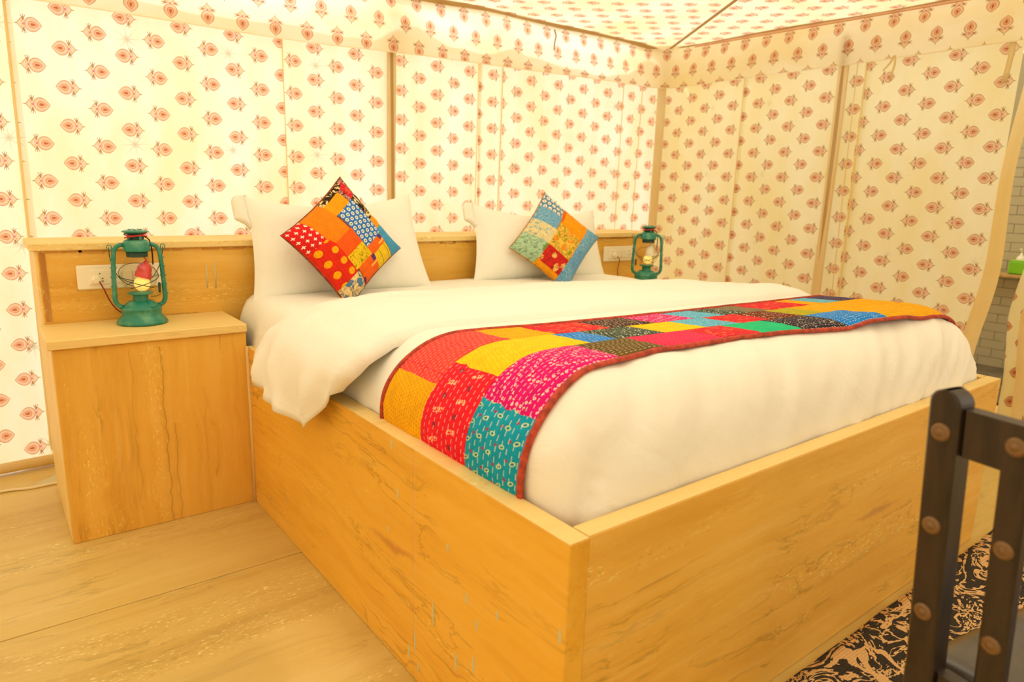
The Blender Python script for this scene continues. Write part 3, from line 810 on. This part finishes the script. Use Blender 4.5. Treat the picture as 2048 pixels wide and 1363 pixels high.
def wrinkle(p):
    foot = sstep(.30, .08, p.y)*sstep(.5, .62, p.z)
    d = .0025*fbm(p.x*6, p.y*6, p.z*6)
    # soft diagonal pulls across the foot drop
    q = p.x*7.5+p.z*-9+.6*fbm(p.x*2, p.z*3)
    d += foot*.011*(noise.noise(V((q, p.z*1.3, 3)))+.7*noise.noise(V((q*2.3, p.z*2.5, 9))))
    cr = p.x-(.095+.30*max(0, p.z-.55)**1.4+.02*sin(p.z*22)); d -= .012*math.exp(-(cr/.012)**2)*sstep(.75, .60, p.z)*(1 if p.y < .2 else 0)
    for (x0_, sl, am, w_) in ((1.05, 1.9, .009, .020), (1.22, 1.7, .007, .014), (1.35, 1.6, .011, .016), (1.46, 1.5, .008, .012), (1.54, 1.4, .012, .014), (1.66, 1.2, .011, .012), (.62, 2.2, .003, .04)):
        cr = p.x-(x0_+sl*(p.z-.56)); d += am*math.exp(-(cr/w_)**2)*sstep(.74, .60, p.z)*(1 if p.y < .25 else 0)
    side = sstep(.22, .06, p.x)*sstep(.78, .55, p.z)
    d += side*.005*noise.noise(V((p.y*16, p.z*4, 1)))
    return d
duvet = thing('duvet', (.95, .7, .5), 'white duvet covering the bed with its head end folded back', 'duvet')
ys = [Y0+(YR-Y0)*(1-cos(pi/2*i/16)) for i in range(17)]+[lerp(YR, 1.32, i/34) for i in range(1, 35)]
us = [i/190 for i in range(191)]
mb = MB(); vs = []; fs = []; uv = []
for y in ys:
    for u in us:
        p = S(u, y); p = p+Sn(u, y)*wrinkle(p); vs.append(p); uv.append((u*2.4, y))
n = len(us)
for j in range(len(ys)-1):
    for i in range(n-1): fs.append((j*n+i, j*n+i+1, (j+1)*n+i+1, (j+1)*n+i))
body = mb.add(vs, fs, uv, True).build('duvet_body', MWD, duvet)
# a few piped creases tucked at the near foot corner
for pts in ([(.10, .055, .572), (.115, .068, .62), (.135, .085, .68), (.15, .11, .74)], [(.075, .20, .575), (.066, .15, .585), (.07, .115, .60)]):
    pass

mat_ = thing('mattress', (.95, .98, .3), 'mattress in a white fitted sheet under the duvet and pillows', 'mattress')
def msec(y, yend0=.075, yend1=1.895):
    k = min((y-yend0)/.06, (yend1-y)/.06, 1); k = sqrt(max(0, 1-(1-max(0, k))**2))
    hd = sstep(1.15, 1.45, y)
    T = lerp(.64, .722, hd)
    return section(.32+(T-.32)*max(.02, k), lerp(.085, .028, hd)+.03*(1-k), 1.868-.03*(1-k)-.06*(1-hd), .09, .32, 3.2, .012*hd)
def mf(a, b):
    y = .075+(1.895-.075)*(.5-.5*cos(pi*b)) if 0 else lerp(.075, 1.895, b)
    p = msec(y); q = atarc(p, arclen(p), a*arclen(p)[-1]); x, z = q
    d = .004*fbm(x*5, y*5, z*5)+.004*noise.noise(V((y*14, z*3, 5)))*sstep(.1, .03, x)
    return (x-d*sstep(.1, .03, x), y, z+d*sstep(.03, .1, x))
MB().grid(mf, 80, 60, lambda a, b: (a*2.3, b*1.9)).build('fitted_sheet', MW, mat_)

# folded-back cuff of the duvet, its left end hanging over the bed edge
CPATH = [(-.044, .525), (-.042, .56), (-.034, .62), (-.012, .69), (.03, .735), (.11, .772), (.24, .785)]+[(lerp(.24, 1.66, i/16), .785) for i in range(1, 17)]+[(1.77, .778), (1.85, .75), (1.90, .70), (1.915, .63), (1.918, .57)]
CA_ = arclen(CPATH)
def cx(u): return atarc(CPATH, CA_, u*CA_[-1])
def chem(x, z):
    if x < .2 and z < .785: return interp(z, [(.525, .995), (.56, .945), (.62, .86), (.69, .80), (.735, .785), (.785, .80)])
    return interp(x, [(.2, .80), (.4, .765), (.8, .735), (1.15, .69), (1.5, .645), (1.9, .63)])
def cfold(x, z):
    if x < .2 and z < .785: return interp(z, [(.525, 1.36), (.56, 1.40), (.62, 1.395), (.70, 1.36), (.735, 1.31), (.775, 1.255), (.785, 1.23)])
    return interp(x, [(.2, 1.23), (.5, 1.25), (1.0, 1.27), (1.25, 1.20), (1.5, 1.06), (1.7, .93), (1.9, .88)])
def nrm2(u):
    a, b = cx(max(0, u-.01)), cx(min(1, u+.01)); tx, tz = b[0]-a[0], b[1]-a[1]; l = math.hypot(tx, tz); return (-tz/l, tx/l)
def cuf(a, b):
    # b: 0 hem on top -> 0.7 fold -> 1 tucked underneath
    x, z = cx(a); yh, yf = chem(x, z), cfold(x, z); nx, nz_ = nrm2(a)
    hang = sstep(.72, .55, z) if x < .2 else 0
    th = lerp(.036, .03, hang)
    if b < .68:
        t = b/.68; y = lerp(yh, yf-.03, t); o = th*(.42+.58*sstep(0, .16, t))+.010*sin(pi*t)
    elif b < .80:
        t = (b-.68)/.12; y = yf-.03+.03*sin(pi*t); o = th*(.5+.5*cos(pi*t))
    else:
        t = (b-.80)/.20; y = lerp(yf-.03, yf-.26-.10*hang, t); o = -.004*t
    w = .010*noise.noise(V((x*1.5, y*5.5, z*2)))+.006*noise.noise(V((x*5, y*13, z*8)))+hang*.016*noise.noise(V((y*9, z*6, 4)))
    o += hang*(.007*sin(y*52+z*14)+.010*math.exp(-((y-1.13-.5*(z-.55))/.025)**2))*(1 if b < .7 else .2)
    z = z-hang*.028*max(0, 1-b/.34)*sstep(.66, .53, z)+hang*.012*sstep(.35, .6, b)
    hemw = .010*noise.noise(V((x*4, 0, z*5)))*(1 if b < .1 else 0)
    o += w*(1 if b < .75 else .3)-(.03 if b < .02 and hang < .5 else 0)
    return (x+nx*o, y+hemw, z-.032+nz_*o+.012*hang)
cuff = MB().grid(cuf, 130, 46, lambda a, b: (a*2.6, b)).build('folded_cuff', MWD, duvet)
solidify(cuff, .004, -1)
# under-layer corner peeping out below the hanging end
def und(a, b):
    z = lerp(.50, .60, b); y = lerp(1.16, 1.36, a)+.012*(1-b)*sin(a*9)
    return (-.030-.022*(1-b)-.010*sin(a*7+b*3)+.004*fbm(y*20, z*20), y, z+.035*(a*(1-a))*4*-.3*(1-b)+.02*a)
solidify(MB().grid(und, 24, 12).build('hanging_underlayer', MWD, duvet), .006, 0)

# ------------------------------------------------------------------ pillows
def pillow_pts(w, h, t, sag=.035, seed=0, pinch=.06, fold_=.004):
    def f(side):
        def g(a, b):
            u, v = a*2-1, b*2-1
            k = max(0, (1-abs(u)**3.0)*(1-abs(v)**3.0))**.62
            ex = 1-pinch*(1-v*v)*1.1*abs(u)**6; ey = 1-pinch*1.3*(1-u*u)*abs(v)**6
            x = u*w/2*(1-pinch*(1-(abs(v))**2)*.9)*(1-.045*v); z = v*h/2*(1-pinch*(1-abs(u)**2)*1.1)
            if v > 0: z -= sag*(1-u*u)*v
            y = -side*t*.5*k*(1+.12*noise.noise(V((u*1.5, v*1.5, seed))))+fold_*fbm(u*4+seed, v*4)*k
            return V((x, y, z))
        return g
    return f
def frame(loc, rx=0, ry=0, rz=0):
    from mathutils import Euler
    return Matrix.Translation(V(loc)) @ Euler((rx, ry, rz), 'XYZ').to_matrix().to_4x4()
def pillow(loc, rx, ry, rz, w, h, t, label, seed, flange=True):
    Mx = frame(loc, rx, ry, rz); o = thing('pillow', loc, label, 'pillow')
    f = pillow_pts(w, h, t, seed=seed); mb = MB()
    mb.grid(lambda a, b: f(1)(a, b), 36, 28); mb.grid(lambda a, b: f(-1)(1-a, b), 36, 28)
    mb.xf(Mx).build('pillowcase', MW, o)
    # seam tuck and loose open end of the pillowcase at the left
    def fl(a, b):
        base = f(1)(0, (.74+.26*b)); d = a*.045*sstep(0, .35, b)*(1-.3*sstep(.8, 1, b))
        return base+V((-d, -.02*sin(a*pi*.9)+.02*a, -.018*a*(1-b)+.008*sin(b*9)*a))
    m2 = MB().grid(fl, 6, 14).xf(Mx).build('open_flap', MW, o); solidify(m2, .003, 0)
    return o
pillow((.425, 1.812, .888), -.30, -.035, -.04, .70, .40, .17, 'white pillow at the left, behind the red and orange cushion', 1)
pillow((1.44, 1.815, .872), -.28, .03, -.05, .76, .355, .17, 'white pillow at the right, behind the pale blue cushion', 5)

# ------------------------------------------------------------------ patchwork cushions
def cushion(loc, rx, ry, rz, size, t, label, patches, backmat, seed, skew=0):
    Mx = frame(loc, rx, ry, rz); o = thing('cushion', loc, label, 'cushion')
    def f(side, s, q, off=0):
        # s along L->B, q along L->T ; plane axes rotated so T points up
        u, v = s*2-1, q*2-1
        k = max(0, (1-abs(u)**2.6)*(1-abs(v)**2.6))**.6
        pin = .075
        uu = u*(1-pin*(1-v*v)); vv = v*(1-pin*(1-u*u))
        a = (uu+vv)/sqrt(2)*size/2; b = (vv-uu)/sqrt(2)*size/2
        y = -side*(t*.5*k*(1+.1*noise.noise(V((u*1.6, v*1.6, seed))))+off)
        return V((a+skew*b, y, b))
    mb = MB()
    mb.grid(lambda a, b: f(1, a, b), 26, 26); mb.grid(lambda a, b: f(-1, 1-a, b), 26, 26)
    mb.xf(Mx).build('cushion_body', backmat, o)
    for (s0, s1, q0, q1, key) in patches:
        nu, nv = max(3, int((s1-s0)*26)), max(3, int((q1-q0)*26))
        def g(a, b):
            s, q = lerp(s0, s1, a), lerp(q0, q1, b)
            e = min(a*(s1-s0), (1-a)*(s1-s0), b*(q1-q0), (1-b)*(q1-q0))*size
            off = .0012+.0035*min(1, e/.012)+.0012*fbm(s*30, q*30, seed)
            s += .004*noise.noise(V((q*14, s*6, seed))); q += .004*noise.noise(V((s*14, q*6, seed+5)))
            return f(1, max(.004, min(.996, s)), max(.004, min(.996, q)), off)
        MB().grid(g, nu, nv, lambda a, b: (lerp(s0, s1, a)*size, lerp(q0, q1, b)*size)).xf(Mx).build('patch', P[key], o)
    # stitched edge piping
    ring = [(i/20, 0) for i in range(20)]+[(1, i/20) for i in range(20)]+[(1-i/20, 1) for i in range(20)]+[(0, 1-i/20) for i in range(21)]
    MB().tube([Mx @ f(1, s, q) for s, q in ring], .002, 6).build('edge_piping', backmat, o)
    return o
C1 = [(0, .3, 0, .235, 'cross_red'), (0, .385, .235, .52, 'orange'), (.055, .2, .52, .79, 'amber'), (0, .055, .52, .9, 'flower_black'),
      (.055, .2, .79, .845, 'zebra'), (.03, .2, .845, .95, 'redtop'), (0, .2, .95, 1, 'zebra'), (0, .03, .9, .95, 'zebra'),
      (.2, .49, .845, 1, 'flower_black'), (.2, .67, .54, .845, 'daisy_blue'), (.49, .62, .845, 1, 'amber'), (.62, 1, .81, 1, 'lightblue'),
      (.385, .58, .27, .54, 'vermilion'), (.3, .78, 0, .27, 'red_dots'), (.58, .76, .27, .54, 'lime_leaf'),
      (.76, .97, .30, .56, 'square_orange'), (.67, .78, .54, .81, 'square_orange'), (.78, .98, .56, .80, 'line_yellow'), (.78, 1, 0, .29, 'peacock')]
MCB1 = plain('maroon_print', (180, 84, 44), .85, noise=90)
MCB2 = plain('ochre_print', (226, 160, 70), .85, noise=90)
cushion((.368, 1.650, .914), -.30, .12, .10, .348, .15, 'diamond-set patchwork cushion in reds and oranges on the left pillow', C1, MCB1, 2)
C2 = [(0, .33, .78, 1, 'white_daisy'), (0, .35, .55, .78, 'leaf_blue'), (0, .37, .3, .55, 'cream_blue'), (0, .38, 0, .3, 'mint'),
      (.35, .40, .72, 1, 'vermilion'), (.37, .78, .68, 1, 'amber'), (.37, .77, .3, .68, 'yellow_flower'), (.38, .76, .06, .3, 'red_flower'), (.38, .76, 0, .06, 'amber'),
      (.77, 1, .55, 1, 'leaf_blue'), (.77, 1, .28, .55, 'blue_leaf'), (.76, 1, 0, .28, 'leaf_blue')]
cushion((1.405, 1.668, .890), -.34, -.10, -.20, .335, .145, 'tilted patchwork cushion in pale blue and yellow on the right pillow', C2, MCB2, 8)

# ------------------------------------------------------------------ patchwork bed runner
runner = thing('bed_runner', (.95, .4, .5), 'multicoloured patchwork quilt runner laid across the duvet', 'bed runner')
NF = [(0, .725), (.06, .715), (.2, .69), (.45, .645), (.8, .608), (1.2, .578), (1.7, .555), (2.4, .55)]   # far edge by x
NN = [(0, .188), (.06, .19), (.2, .205), (.45, .228), (.8, .215), (1.15, .175), (1.7, .155), (2.4, .15)]
# u measured along the section at y = .45
PS = dsec(.45); AS = arclen(PS)
def u_of_z(z, left=True):
    for i, (p, a) in enumerate(zip(PS, AS)):
        if p[1] >= z: return a/AS[-1] if left else 1-a/AS[-1]
def u_of_x(x):
    for p, a in zip(PS, AS):
        if p[0] >= x and (p[1] > .70): return a/AS[-1]
    return 1
def u_lin_x(x):
    for i in range(len(PS)-1):
        if PS[i+1][0] >= x and PS[i+1][1] > .72:
            t = (x-PS[i][0])/max(1e-6, PS[i+1][0]-PS[i][0]); t = max(0, min(1, t)); return lerp(AS[i], AS[i+1], t)/AS[-1]
    return 1
def u_lin_z(z):
    for i in range(len(PS)-1):
        if PS[i+1][1] >= z:
            t = (z-PS[i][1])/max(1e-6, PS[i+1][1]-PS[i][1]); return lerp(AS[i], AS[i+1], t)/AS[-1]
def R_(u, r, off):
    p0, a = None, None
    x = atarc(PS, AS, u*AS[-1])[0]
    y = lerp(interp(x, NN), interp(x, NF), r)
    p = S(u, y); n_ = Sn(u, y)
    lift = .016*sstep(1.16, 1.3, x)*sstep(1.62, 1.42, x)*sstep(.22, 0, r)
    return p+n_*(off+max(0, wrinkle(p))*.6+lift)
UL = AS[-1]
def row(r0, r1, bounds, keys):
    for (a0, a1), key in zip(zip(bounds, bounds[1:]), keys):
        nu, nv = max(3, int((a1-a0)*UL/.022)), 8
        def g(a, b):
            u, r = lerp(a0, a1, a), lerp(r0, r1, b)
            e = min(a*(a1-a0)*UL, (1-a)*(a1-a0)*UL, b*(r1-r0)*.48, (1-b)*(r1-r0)*.48)
            jr = .010*noise.noise(V((u*30, r*2, 1)))*(0 if (r < .02 or r > .98) else 1)
            u2 = u+.004*noise.noise(V((u*10, r*22, 2)))
            return R_(max(.0, min(1, u2)), r+jr, .0065+.003*min(1, e/.012)+.0012*fbm(u*90, r*30))
        MB().grid(g, nu, nv, lambda a, b: (lerp(a0, a1, a)*UL, lerp(r0, r1, b)*.50)).build('patch', P[key], runner)
ux, uz = u_lin_x, u_lin_z
B0 = uz(.535)
tail = [1-uz(.68), 1-uz(.555)]
row(.66, 1, [B0, uz(.69), ux(.27), ux(.40), ux(.58), ux(.74), ux(.89), ux(1.02), ux(1.12), ux(1.22), ux(1.44), ux(1.52), ux(1.62)]+tail[1:],
    ['ochre', 'coral', 'ochre', 'redtop', 'darkbrown', 'magenta', 'sky', 'darkgreen', 'grey', 'redtop', 'ochre', 'sky', 'indigo'])
row(.33, .66, [B0, uz(.562), uz(.735), ux(.385), ux(.47), ux(.63), ux(.78), ux(.91), ux(1.04), ux(1.18), ux(1.30)]+tail,
    ['black', 'red', 'yellow', 'blue', 'darkgreen', 'yellow', 'sky', 'redtop', 'brown', 'moss', 'ochre', 'indigo'])
row(0, .33, [B0, uz(.70), ux(.33), ux(.49), ux(.69), ux(.83), ux(.985), ux(1.18), ux(1.38), ux(1.66)]+tail[1:],
    ['teal', 'magenta', 'olive', 'pink', 'redtop', 'green', 'navy', 'blue', 'ochre', 'ochre'])
MB().grid(lambda a, b: R_(lerp(B0, tail[1], a), lerp(-.005, 1.005, b), .0035), 90, 16).build('backing', MBIND2, runner)
for r in (-.012, 1.010):
    pts = [R_(lerp(B0, tail[1], i/110), r, .006) for i in range(111)]
    MB().tube(pts, .0078, 8, flat=.75).build('binding', MBIND, runner)
MB().tube([R_(B0-.002, i/20, .006) for i in range(21)], .007, 8).build('binding', MBIND2, runner)

# ------------------------------------------------------------------ hurricane lanterns
def lantern(loc, rz, label, holdermat, plug_pts, black_side, lean):
    Mx = frame(loc, 0, 0, rz); o = thing('hurricane_lantern', loc, label, 'lantern')
    def part(mb, name, mat, parent=o): return mb.xf(Mx).build(name, mat, parent)
    font = part(MB().lathe([(0, 0), (.074, 0), (.077, .003), (.075, .009), (.068, .019), (.062, .025), (.0595, .028), (.0595, .046), (.062, .049), (.059, .053), (.045, .066), (.034, .074), (.0, .076)]), 'fuel_tank', MGREEN)
    fc = MB().lathe([(0, 0), (.014, .0), (.0155, .003), (.0155, .009), (.012, .012), (.006, .0125), (.0, .0125)], n=20)
    fc.xf(frame((.024, -.036, .059), .55, .15, 0)); part(fc, 'filler_cap', MGREEN, font)
    bn = part(MB().lathe([(.026, .070), (.023, .074), (.023, .090), (.025, .094), (.038, .098), (.039, .101), (.030, .103), (.018, .1035), (0, .104)]), 'burner', MGREEN)
    part(MB().lathe([(.030, .103), (.036, .110), (.047, .124), (.0535, .143), (.0535, .160), (.048, .182), (.038, .205), (.0325, .218), (.032, .224)]), 'glass_globe', MGLASS)
    for s in (-1, 1):
        pts = []
        for x, z in ((.050, .056), (.060, .058), (.068, .064), (.0735, .075), (.0745, .088), (.0735, .12), (.0715, .17), (.069, .215), (.066, .238), (.058, .252), (.047, .2575), (.036, .2575)):
            pts.append((s*x, .0, z))
        rs = [.009, .009, .0095, .0095, .0095, .009, .0088, .0088, .009, .009, .0085, .0085]
        tb = part(MB().tube(pts, rs, 12, flat=.8), 'side_tube', MGREEN)
        for z in (.095, .125, .155, .185, .215):
            xc_ = s*(.0738-.0035*(z-.12)/.1)
            part(MB().tube([(xc_, 0, z-.0016), (xc_, 0, z-.0008), (xc_, 0, z+.0008), (xc_, 0, z+.0016)], [.0088, .0103, .0103, .0088], 12, flat=.8), 'bead_band', MGREEN, tb)
        ear = MB(); ring = [(s*.078+.007*cos(t*pi/8), 0, .250+.008*sin(t*pi/8)) for t in range(17)]
        ear.tube(ring, .0016, 6); part(ear, 'bail_ear', MGREEN, tb)
    part(MB().lathe([(.0305, .218), (.031, .220), (.031, .236), (.0395, .2365), (.0405, .242), (.039, .246), (.0395, .262), (.036, .270), (.031, .2735), (.0, .274)]), 'hood', MGREEN)
    part(MB().lathe([(.0312, .219), (.0318, .2195), (.0318, .234), (.0312, .2345)]), 'collar_band', MDKG)
    part(MB().lathe([(.0, .272), (.024, .273), (.021, .276), (.020, .290), (.028, .2915), (.028, .296), (0, .296)]), 'chimney', MDKG)
    for t in range(4):
        a = t*pi/2+.4; part(MB().box((.024*cos(a)-.004, .024*sin(a)-.004, .274), (.024*cos(a)+.004, .024*sin(a)+.004, .294), .001), 'chimney_strut', MGREEN)
    cap = part(MB().lathe([(0, .2945), (.030, .295), (.0395, .2985), (.0400, .3005), (.034, .303), (.022, .3055), (0, .3065)]), 'top_cap', MGREEN)
    for t in range(7):
        a = t*2*pi/7; part(MB().box((.018*cos(a)-.003, .018*sin(a)-.003, .304), (.018*cos(a)+.003, .018*sin(a)+.003, .3078), .001), 'cap_lug', MGREEN, cap)
    # guard wires crossing the globe
    for s in (-1, 1):
        for k in (1, -1):
            pts = [(s*.058*cos(t*pi/10)*(1), -k*.054*sin(t*pi/10)-.0, lerp(.158, .104, t/10)) for t in range(0, 8)]
            part(MB().tube(pts, .0012, 6), 'guard_wire', MDKG)
    part(MB().tube([(.057*cos(t*pi/16), .057*sin(t*pi/16), .162+.03*sin(t*pi/16)) for t in range(-2, 19)], .0011, 6), 'guard_wire', MDKG)
    # handle folded down behind
    part(MB().tube([(.079*cos(t*pi/14), .002+.055*sin(t*pi/14), .250-.135*sin(t*pi/14)) for t in range(15)], .0013, 6), 'bail_handle', MDKG)
    part(MB().tube([(.030, -.004, .086), (.048, -.006, .087), (.060, -.006, .092)], .0011, 6), 'wick_stem', MDKG)
    kn = MB().box((black_side*.0575-.004, -.012, .098), (black_side*.0575+.004, -.004, .132), .002); part(kn, 'lift_lever', MDKG)
    # electric bulb hanging inside, cord twisted round the chimney
    bx_, tilt = lean
    hp = MB().lathe([(.0245, 0), (.0245, .018), (.022, .019), (.0215, .034), (.016, .044), (.009, .050), (.005, .058), (0, .058)], n=24)
    hp.xf(frame((bx_+.004, -.002, .150), 0, tilt, 0)); part(hp, 'bulb_holder', holdermat)
    bl = MB().lathe([(0, -.001)]+[(.0245*sin(t*pi/12), .0245-.0245*cos(t*pi/12)) for t in range(1, 11)]+[(.014, .050)], n=24)
    bl.xf(frame((bx_-.006, -.002, .106), 0, tilt, 0)); part(bl, 'light_bulb', MBULB)
    cd = []
    cd += [(bx_+.004+.058*sin(tilt), 0, .206), (bx_+.01, .0, .22)]
    part(MB().tube(cd, .0022, 6), 'inner_cord', holdermat)
    wr = [(.0325*cos(t*.55), .0325*sin(t*.55), .279+.0035*sin(t*.9)+.0006*t) for t in range(26)]
    part(MB().tube(wr, .0021, 6), 'wound_cord', MCORD)
    part(MB().tube([(.031, .01, .282), (.041, .012, .272), (.046, .012, .255), (.0475, .012, .225), (.047, .012, .19)], .0022, 6), 'cord_drop', MBLK)
    # lead to the wall socket (in scene metres)
    MB().tube(plug_pts, .0022, 6).build('power_lead', MCORD, o)
    tw = [V(p)+V((.0018*sin(i*2.2), -.0014, .0018*cos(i*2.2))) for i, p in enumerate(plug_pts)]
    MB().tube(tw, .0012, 5).build('power_lead_core', MBLK, o)
    q = V(plug_pts[0]); mb = MB().lathe([(0, 0), (.010, 0), (.013, .004), (.015, .016), (.016, .024), (0, .024)], n=6, smooth=False)
    mb.xf(frame((q.x-.002, q.y+.026, q.z+.002), pi/2, 0, 0) if 0 else frame((q.x-.006, 1.8985-.022, q.z+.004), -pi/2, 0, 0)); mb.build('plug', MSWP, o)
    return o
def bez(pts, n=18):
    out = []
    P_ = [V(p) for p in pts]; P_ = [P_[0]*2-P_[1]]+P_+[P_[-1]*2-P_[-2]]
    for k in range(1, len(P_)-2):
        for i in range(n):
            t = i/n; a, b, c, d = P_[k-1:k+3]
            out.append(.5*((2*b)+(c-a)*t+(2*a-5*b+4*c-d)*t*t+(3*b-3*c+d-a)*t*t*t))
    out.append(P_[-2]); return out
lantern((-.288, 1.798, .652), .0, 'green hurricane lantern with a red bulb holder on the left nightstand', MREDP,
        bez([(-.392, 1.874, .785), (-.383, 1.868, .762), (-.366, 1.864, .715), (-.345, 1.862, .685), (-.318, 1.858, .672), (-.300, 1.852, .668)], 6), 1, (.006, .30))
lantern((2.093, 1.715, .652), -.80, 'green hurricane lantern with a white bulb holder beside the right wall', MWHP,
        bez([(2.035, 1.874, .785), (2.045, 1.866, .765), (2.03, 1.862, .72), (2.035, 1.86, .68), (2.06, 1.84, .658), (2.09, 1.79, .656), (2.10, 1.775, .675)], 6), -1, (.010, .0))

# ------------------------------------------------------------------ wall switch plates
def plate(x0, x1, z0, z1, label, sock):
    o = thing('switch_plate', ((x0+x1)/2, YH-.006, (z0+z1)/2), label, 'switch plate')
    y = YH
    MB().box((x0, y-.010, z0), (x1, y-.0005, z1), .004).build('back_plate', MSWP, o)
    w = x1-x0; a, b = x0+w*.13, x1-w*.10
    MB().box((a, y-.0125, z0+.014), (b, y-.0095, z1-.014), .0015).build('inner_frame', MSWP, o)
    n = 6; st = (b-a)/n
    for k in range(n):
        p, q = a+k*st+.0015, a+(k+1)*st-.0015
        if k in sock:
            if k+1 in sock: 
                s = MB().box((p, y-.0145, z0+.018), (q+st, y-.0115, z1-.018), .0015).build('socket', MSWP, o)
                for dx, dz in ((0, .012), (-.007, -.004), (.007, -.004), (-.007, -.013), (.007, -.013)):
                    MB().lathe([(0, 0), (.0022, 0)], n=10).xf(frame(((p+q+st)/2+dx, y-.0148, (z0+z1)/2+dz), pi/2, 0, 0)).build('socket_hole', MDARKHOLE, s)
        else:
            sw = MB().box((p, y-.0165, z0+.020), (q, y-.0115, z1-.020), .002).build('rocker_switch', MSWP, o)
    return o
plate(-.452, -.20, .757, .837, 'cream switch plate on the headboard behind the left lantern', (0, 1))
plate(1.955, 2.205, .757, .838, 'cream switch plate on the headboard near the right lantern', (0, 1, 4, 5))

# ------------------------------------------------------------------ rug, cable, chair
rug = MB().grid(lambda a, b: (lerp(.62, 2.9, a)+.004*noise.noise(V((0, b*9, 1))), lerp(-1.5, -.022, b)+.004*noise.noise(V((a*14, 0, 2))), .006+.0012*fbm(a*9, b*9)), 60, 50).build('woven_rug', MRUG)
solidify(rug, .0055, -1); tag(rug, 'black and cream woven rug on the stone floor at the foot of the bed', 'rug')
cb_ = MB().tube(bez([(-1.3, 2.19, .004), (-.95, 2.20, .004), (-.727, 2.203, .004), (-.639, 2.182, .004), (-.565, 2.182, .004), (-.50, 2.175, .004), (-.2, 2.178, .004)], 8), .005, 8).build('floor_cable', plain('cream_cable', (240, 222, 180), .5))
tag(cb_, 'thin cream cable lying on the floor beside the back tent wall', 'cable')
sm_ = MB()
vs = []; pts = [(-.675, 2.205), (-.63, 2.215), (-.60, 2.245), (-.57, 2.262), (-.545, 2.30), (-.50, 2.30), (-.50, 2.20), (-.56, 2.193), (-.62, 2.194)]
vs = [(x, y, .0004) for x, y in pts]; sm_.add(vs, [tuple(range(len(vs)))[::-1]])
sm_.build('cement_smear', MCEM, floor_o)

chair = thing('slat_back_chair', (.52, -.62, 0), 'dark wooden chair with bronze studs at the foot of the bed', 'chair')
CH0 = V((.372, -.372, 0)); ang = math.radians(10)
ry_ = V((-sin(ang), -cos(ang), 0)); rx_ = V((cos(ang), -sin(ang), 0))      # along the back (towards the viewer), into the seat
def cp(a, b, z): return CH0+ry_*a+rx_*b+V((0, 0, z))
def lean(z): return -.05*max(0, (z-.42)/.43)      # back leans away from the seat
def bar(a0, a1, b0, b1, z0, z1, name, mat, top_round=False, parent=None):
    mb = MB(); n = 12
    prof = []
    w = a1-a0
    vs = []; fs = []
    zs = [lerp(z0, z1, i/n) for i in range(n+1)]
    e = .004
    def ringpts(z, ins=0):
        o_ = lean(z); q = []
        for (pa, pb) in ((a0+e+ins, b0), (a1-e-ins, b0), (a1-ins, b0+e), (a1-ins, b1-e), (a1-e-ins, b1), (a0+e+ins, b1), (a0+ins, b1-e), (a0+ins, b0+e)): q.append(cp(pa, pb+o_, z))
        return q
    rings = [ringpts(z) for z in zs]
    if top_round:
        for t in range(1, 7):
            th = t*pi/12; rings.append(ringpts(z1+w/2*sin(th), w/2*(1-cos(th))*.98))
    for r in rings: vs += r
    m = len(rings)
    for j in range(m-1):
        for k in range(8): fs.append((j*8+k, j*8+(k+1) % 8, (j+1)*8+(k+1) % 8, (j+1)*8+k))
    fs.append(tuple(range(8))[::-1]); fs.append(tuple((m-1)*8+k for k in range(8)))
    return mb.add(vs, fs).build(name, mat, parent or chair)
SW = .45
bar(0, .042, 0, .04, 0.0065, .852, 'rear_post', MWOOD, True)
bar(SW-.042, SW, 0, .04, 0.0065, .852, 'rear_post', MWOOD, True)
bar(.042, SW-.042, .010, .036, .782, .850, 'top_rail', MWOOD)
bar(.042, SW-.042, .010, .036, .37, .43, 'lower_rail', MWOOD)
for a in (.092, .206, .316): bar(a, a+.036, .012, .034, .43, .782, 'back_slat', MWOOD)
def bar_box(a0, a1, b0, b1, z0, z1, name, mat, bev=.004):
    mb = MB().box((a0, b0, z0), (a1, b1, z1), bev); mb.v = [tuple(cp(a, b, z)) for a, b, z in mb.v]; return mb.build(name, mat, chair)
bar_box(.004, .042, .38, .42, .0065, .392, 'front_leg', MWOOD); bar_box(SW-.042, SW-.004, .38, .42, .0065, .392, 'front_leg', MWOOD)
bar_box(.006, .03, .041, .379, .34, .395, 'seat_rail', MWOOD); bar_box(SW-.03, SW-.006, .041, .379, .34, .395, 'seat_rail', MWOOD); bar_box(.043, SW-.043, .39, .414, .34, .395, 'seat_rail', MWOOD)
bar_box(.008, .028, .041, .379, .14, .17, 'stretcher', MWOOD); bar_box(SW-.028, SW-.008, .041, .379, .14, .17, 'stretcher', MWOOD)
def seat(a, b):
    return cp(lerp(.0, SW, a), lerp(.042, .43, b), .428+.012*(sin(pi*a)*sin(pi*b))**.4 if 0 < a < 1 and 0 < b < 1 else .422)
solidify(MB().grid(seat, 24, 24).build('seat', MSEAT, chair), .028, -1)
def stud(a, z, b=0):
    mb = MB().lathe([(0, .006), (.004, .0055), (.0055, .0035), (.008, .0045), (.0105, .004), (.013, .002), (.0135, 0)], n=18)
    R3 = Matrix((ry_, V((0, 0, 1)), -rx_)).transposed().to_4x4()
    c_ = cp(a, b+lean(z), z); R3.translation = c_-rx_*.0002
    return mb.xf(R3).build('stud', MSTUD, chair)
for k in range(4): stud(.021, .812-k*.143); stud(SW-.021, .812-k*.143)
for k in range(3):
    for a in (.110, .224, .334): stud(a, .820-k*.148, .010 if k == 0 else .012)
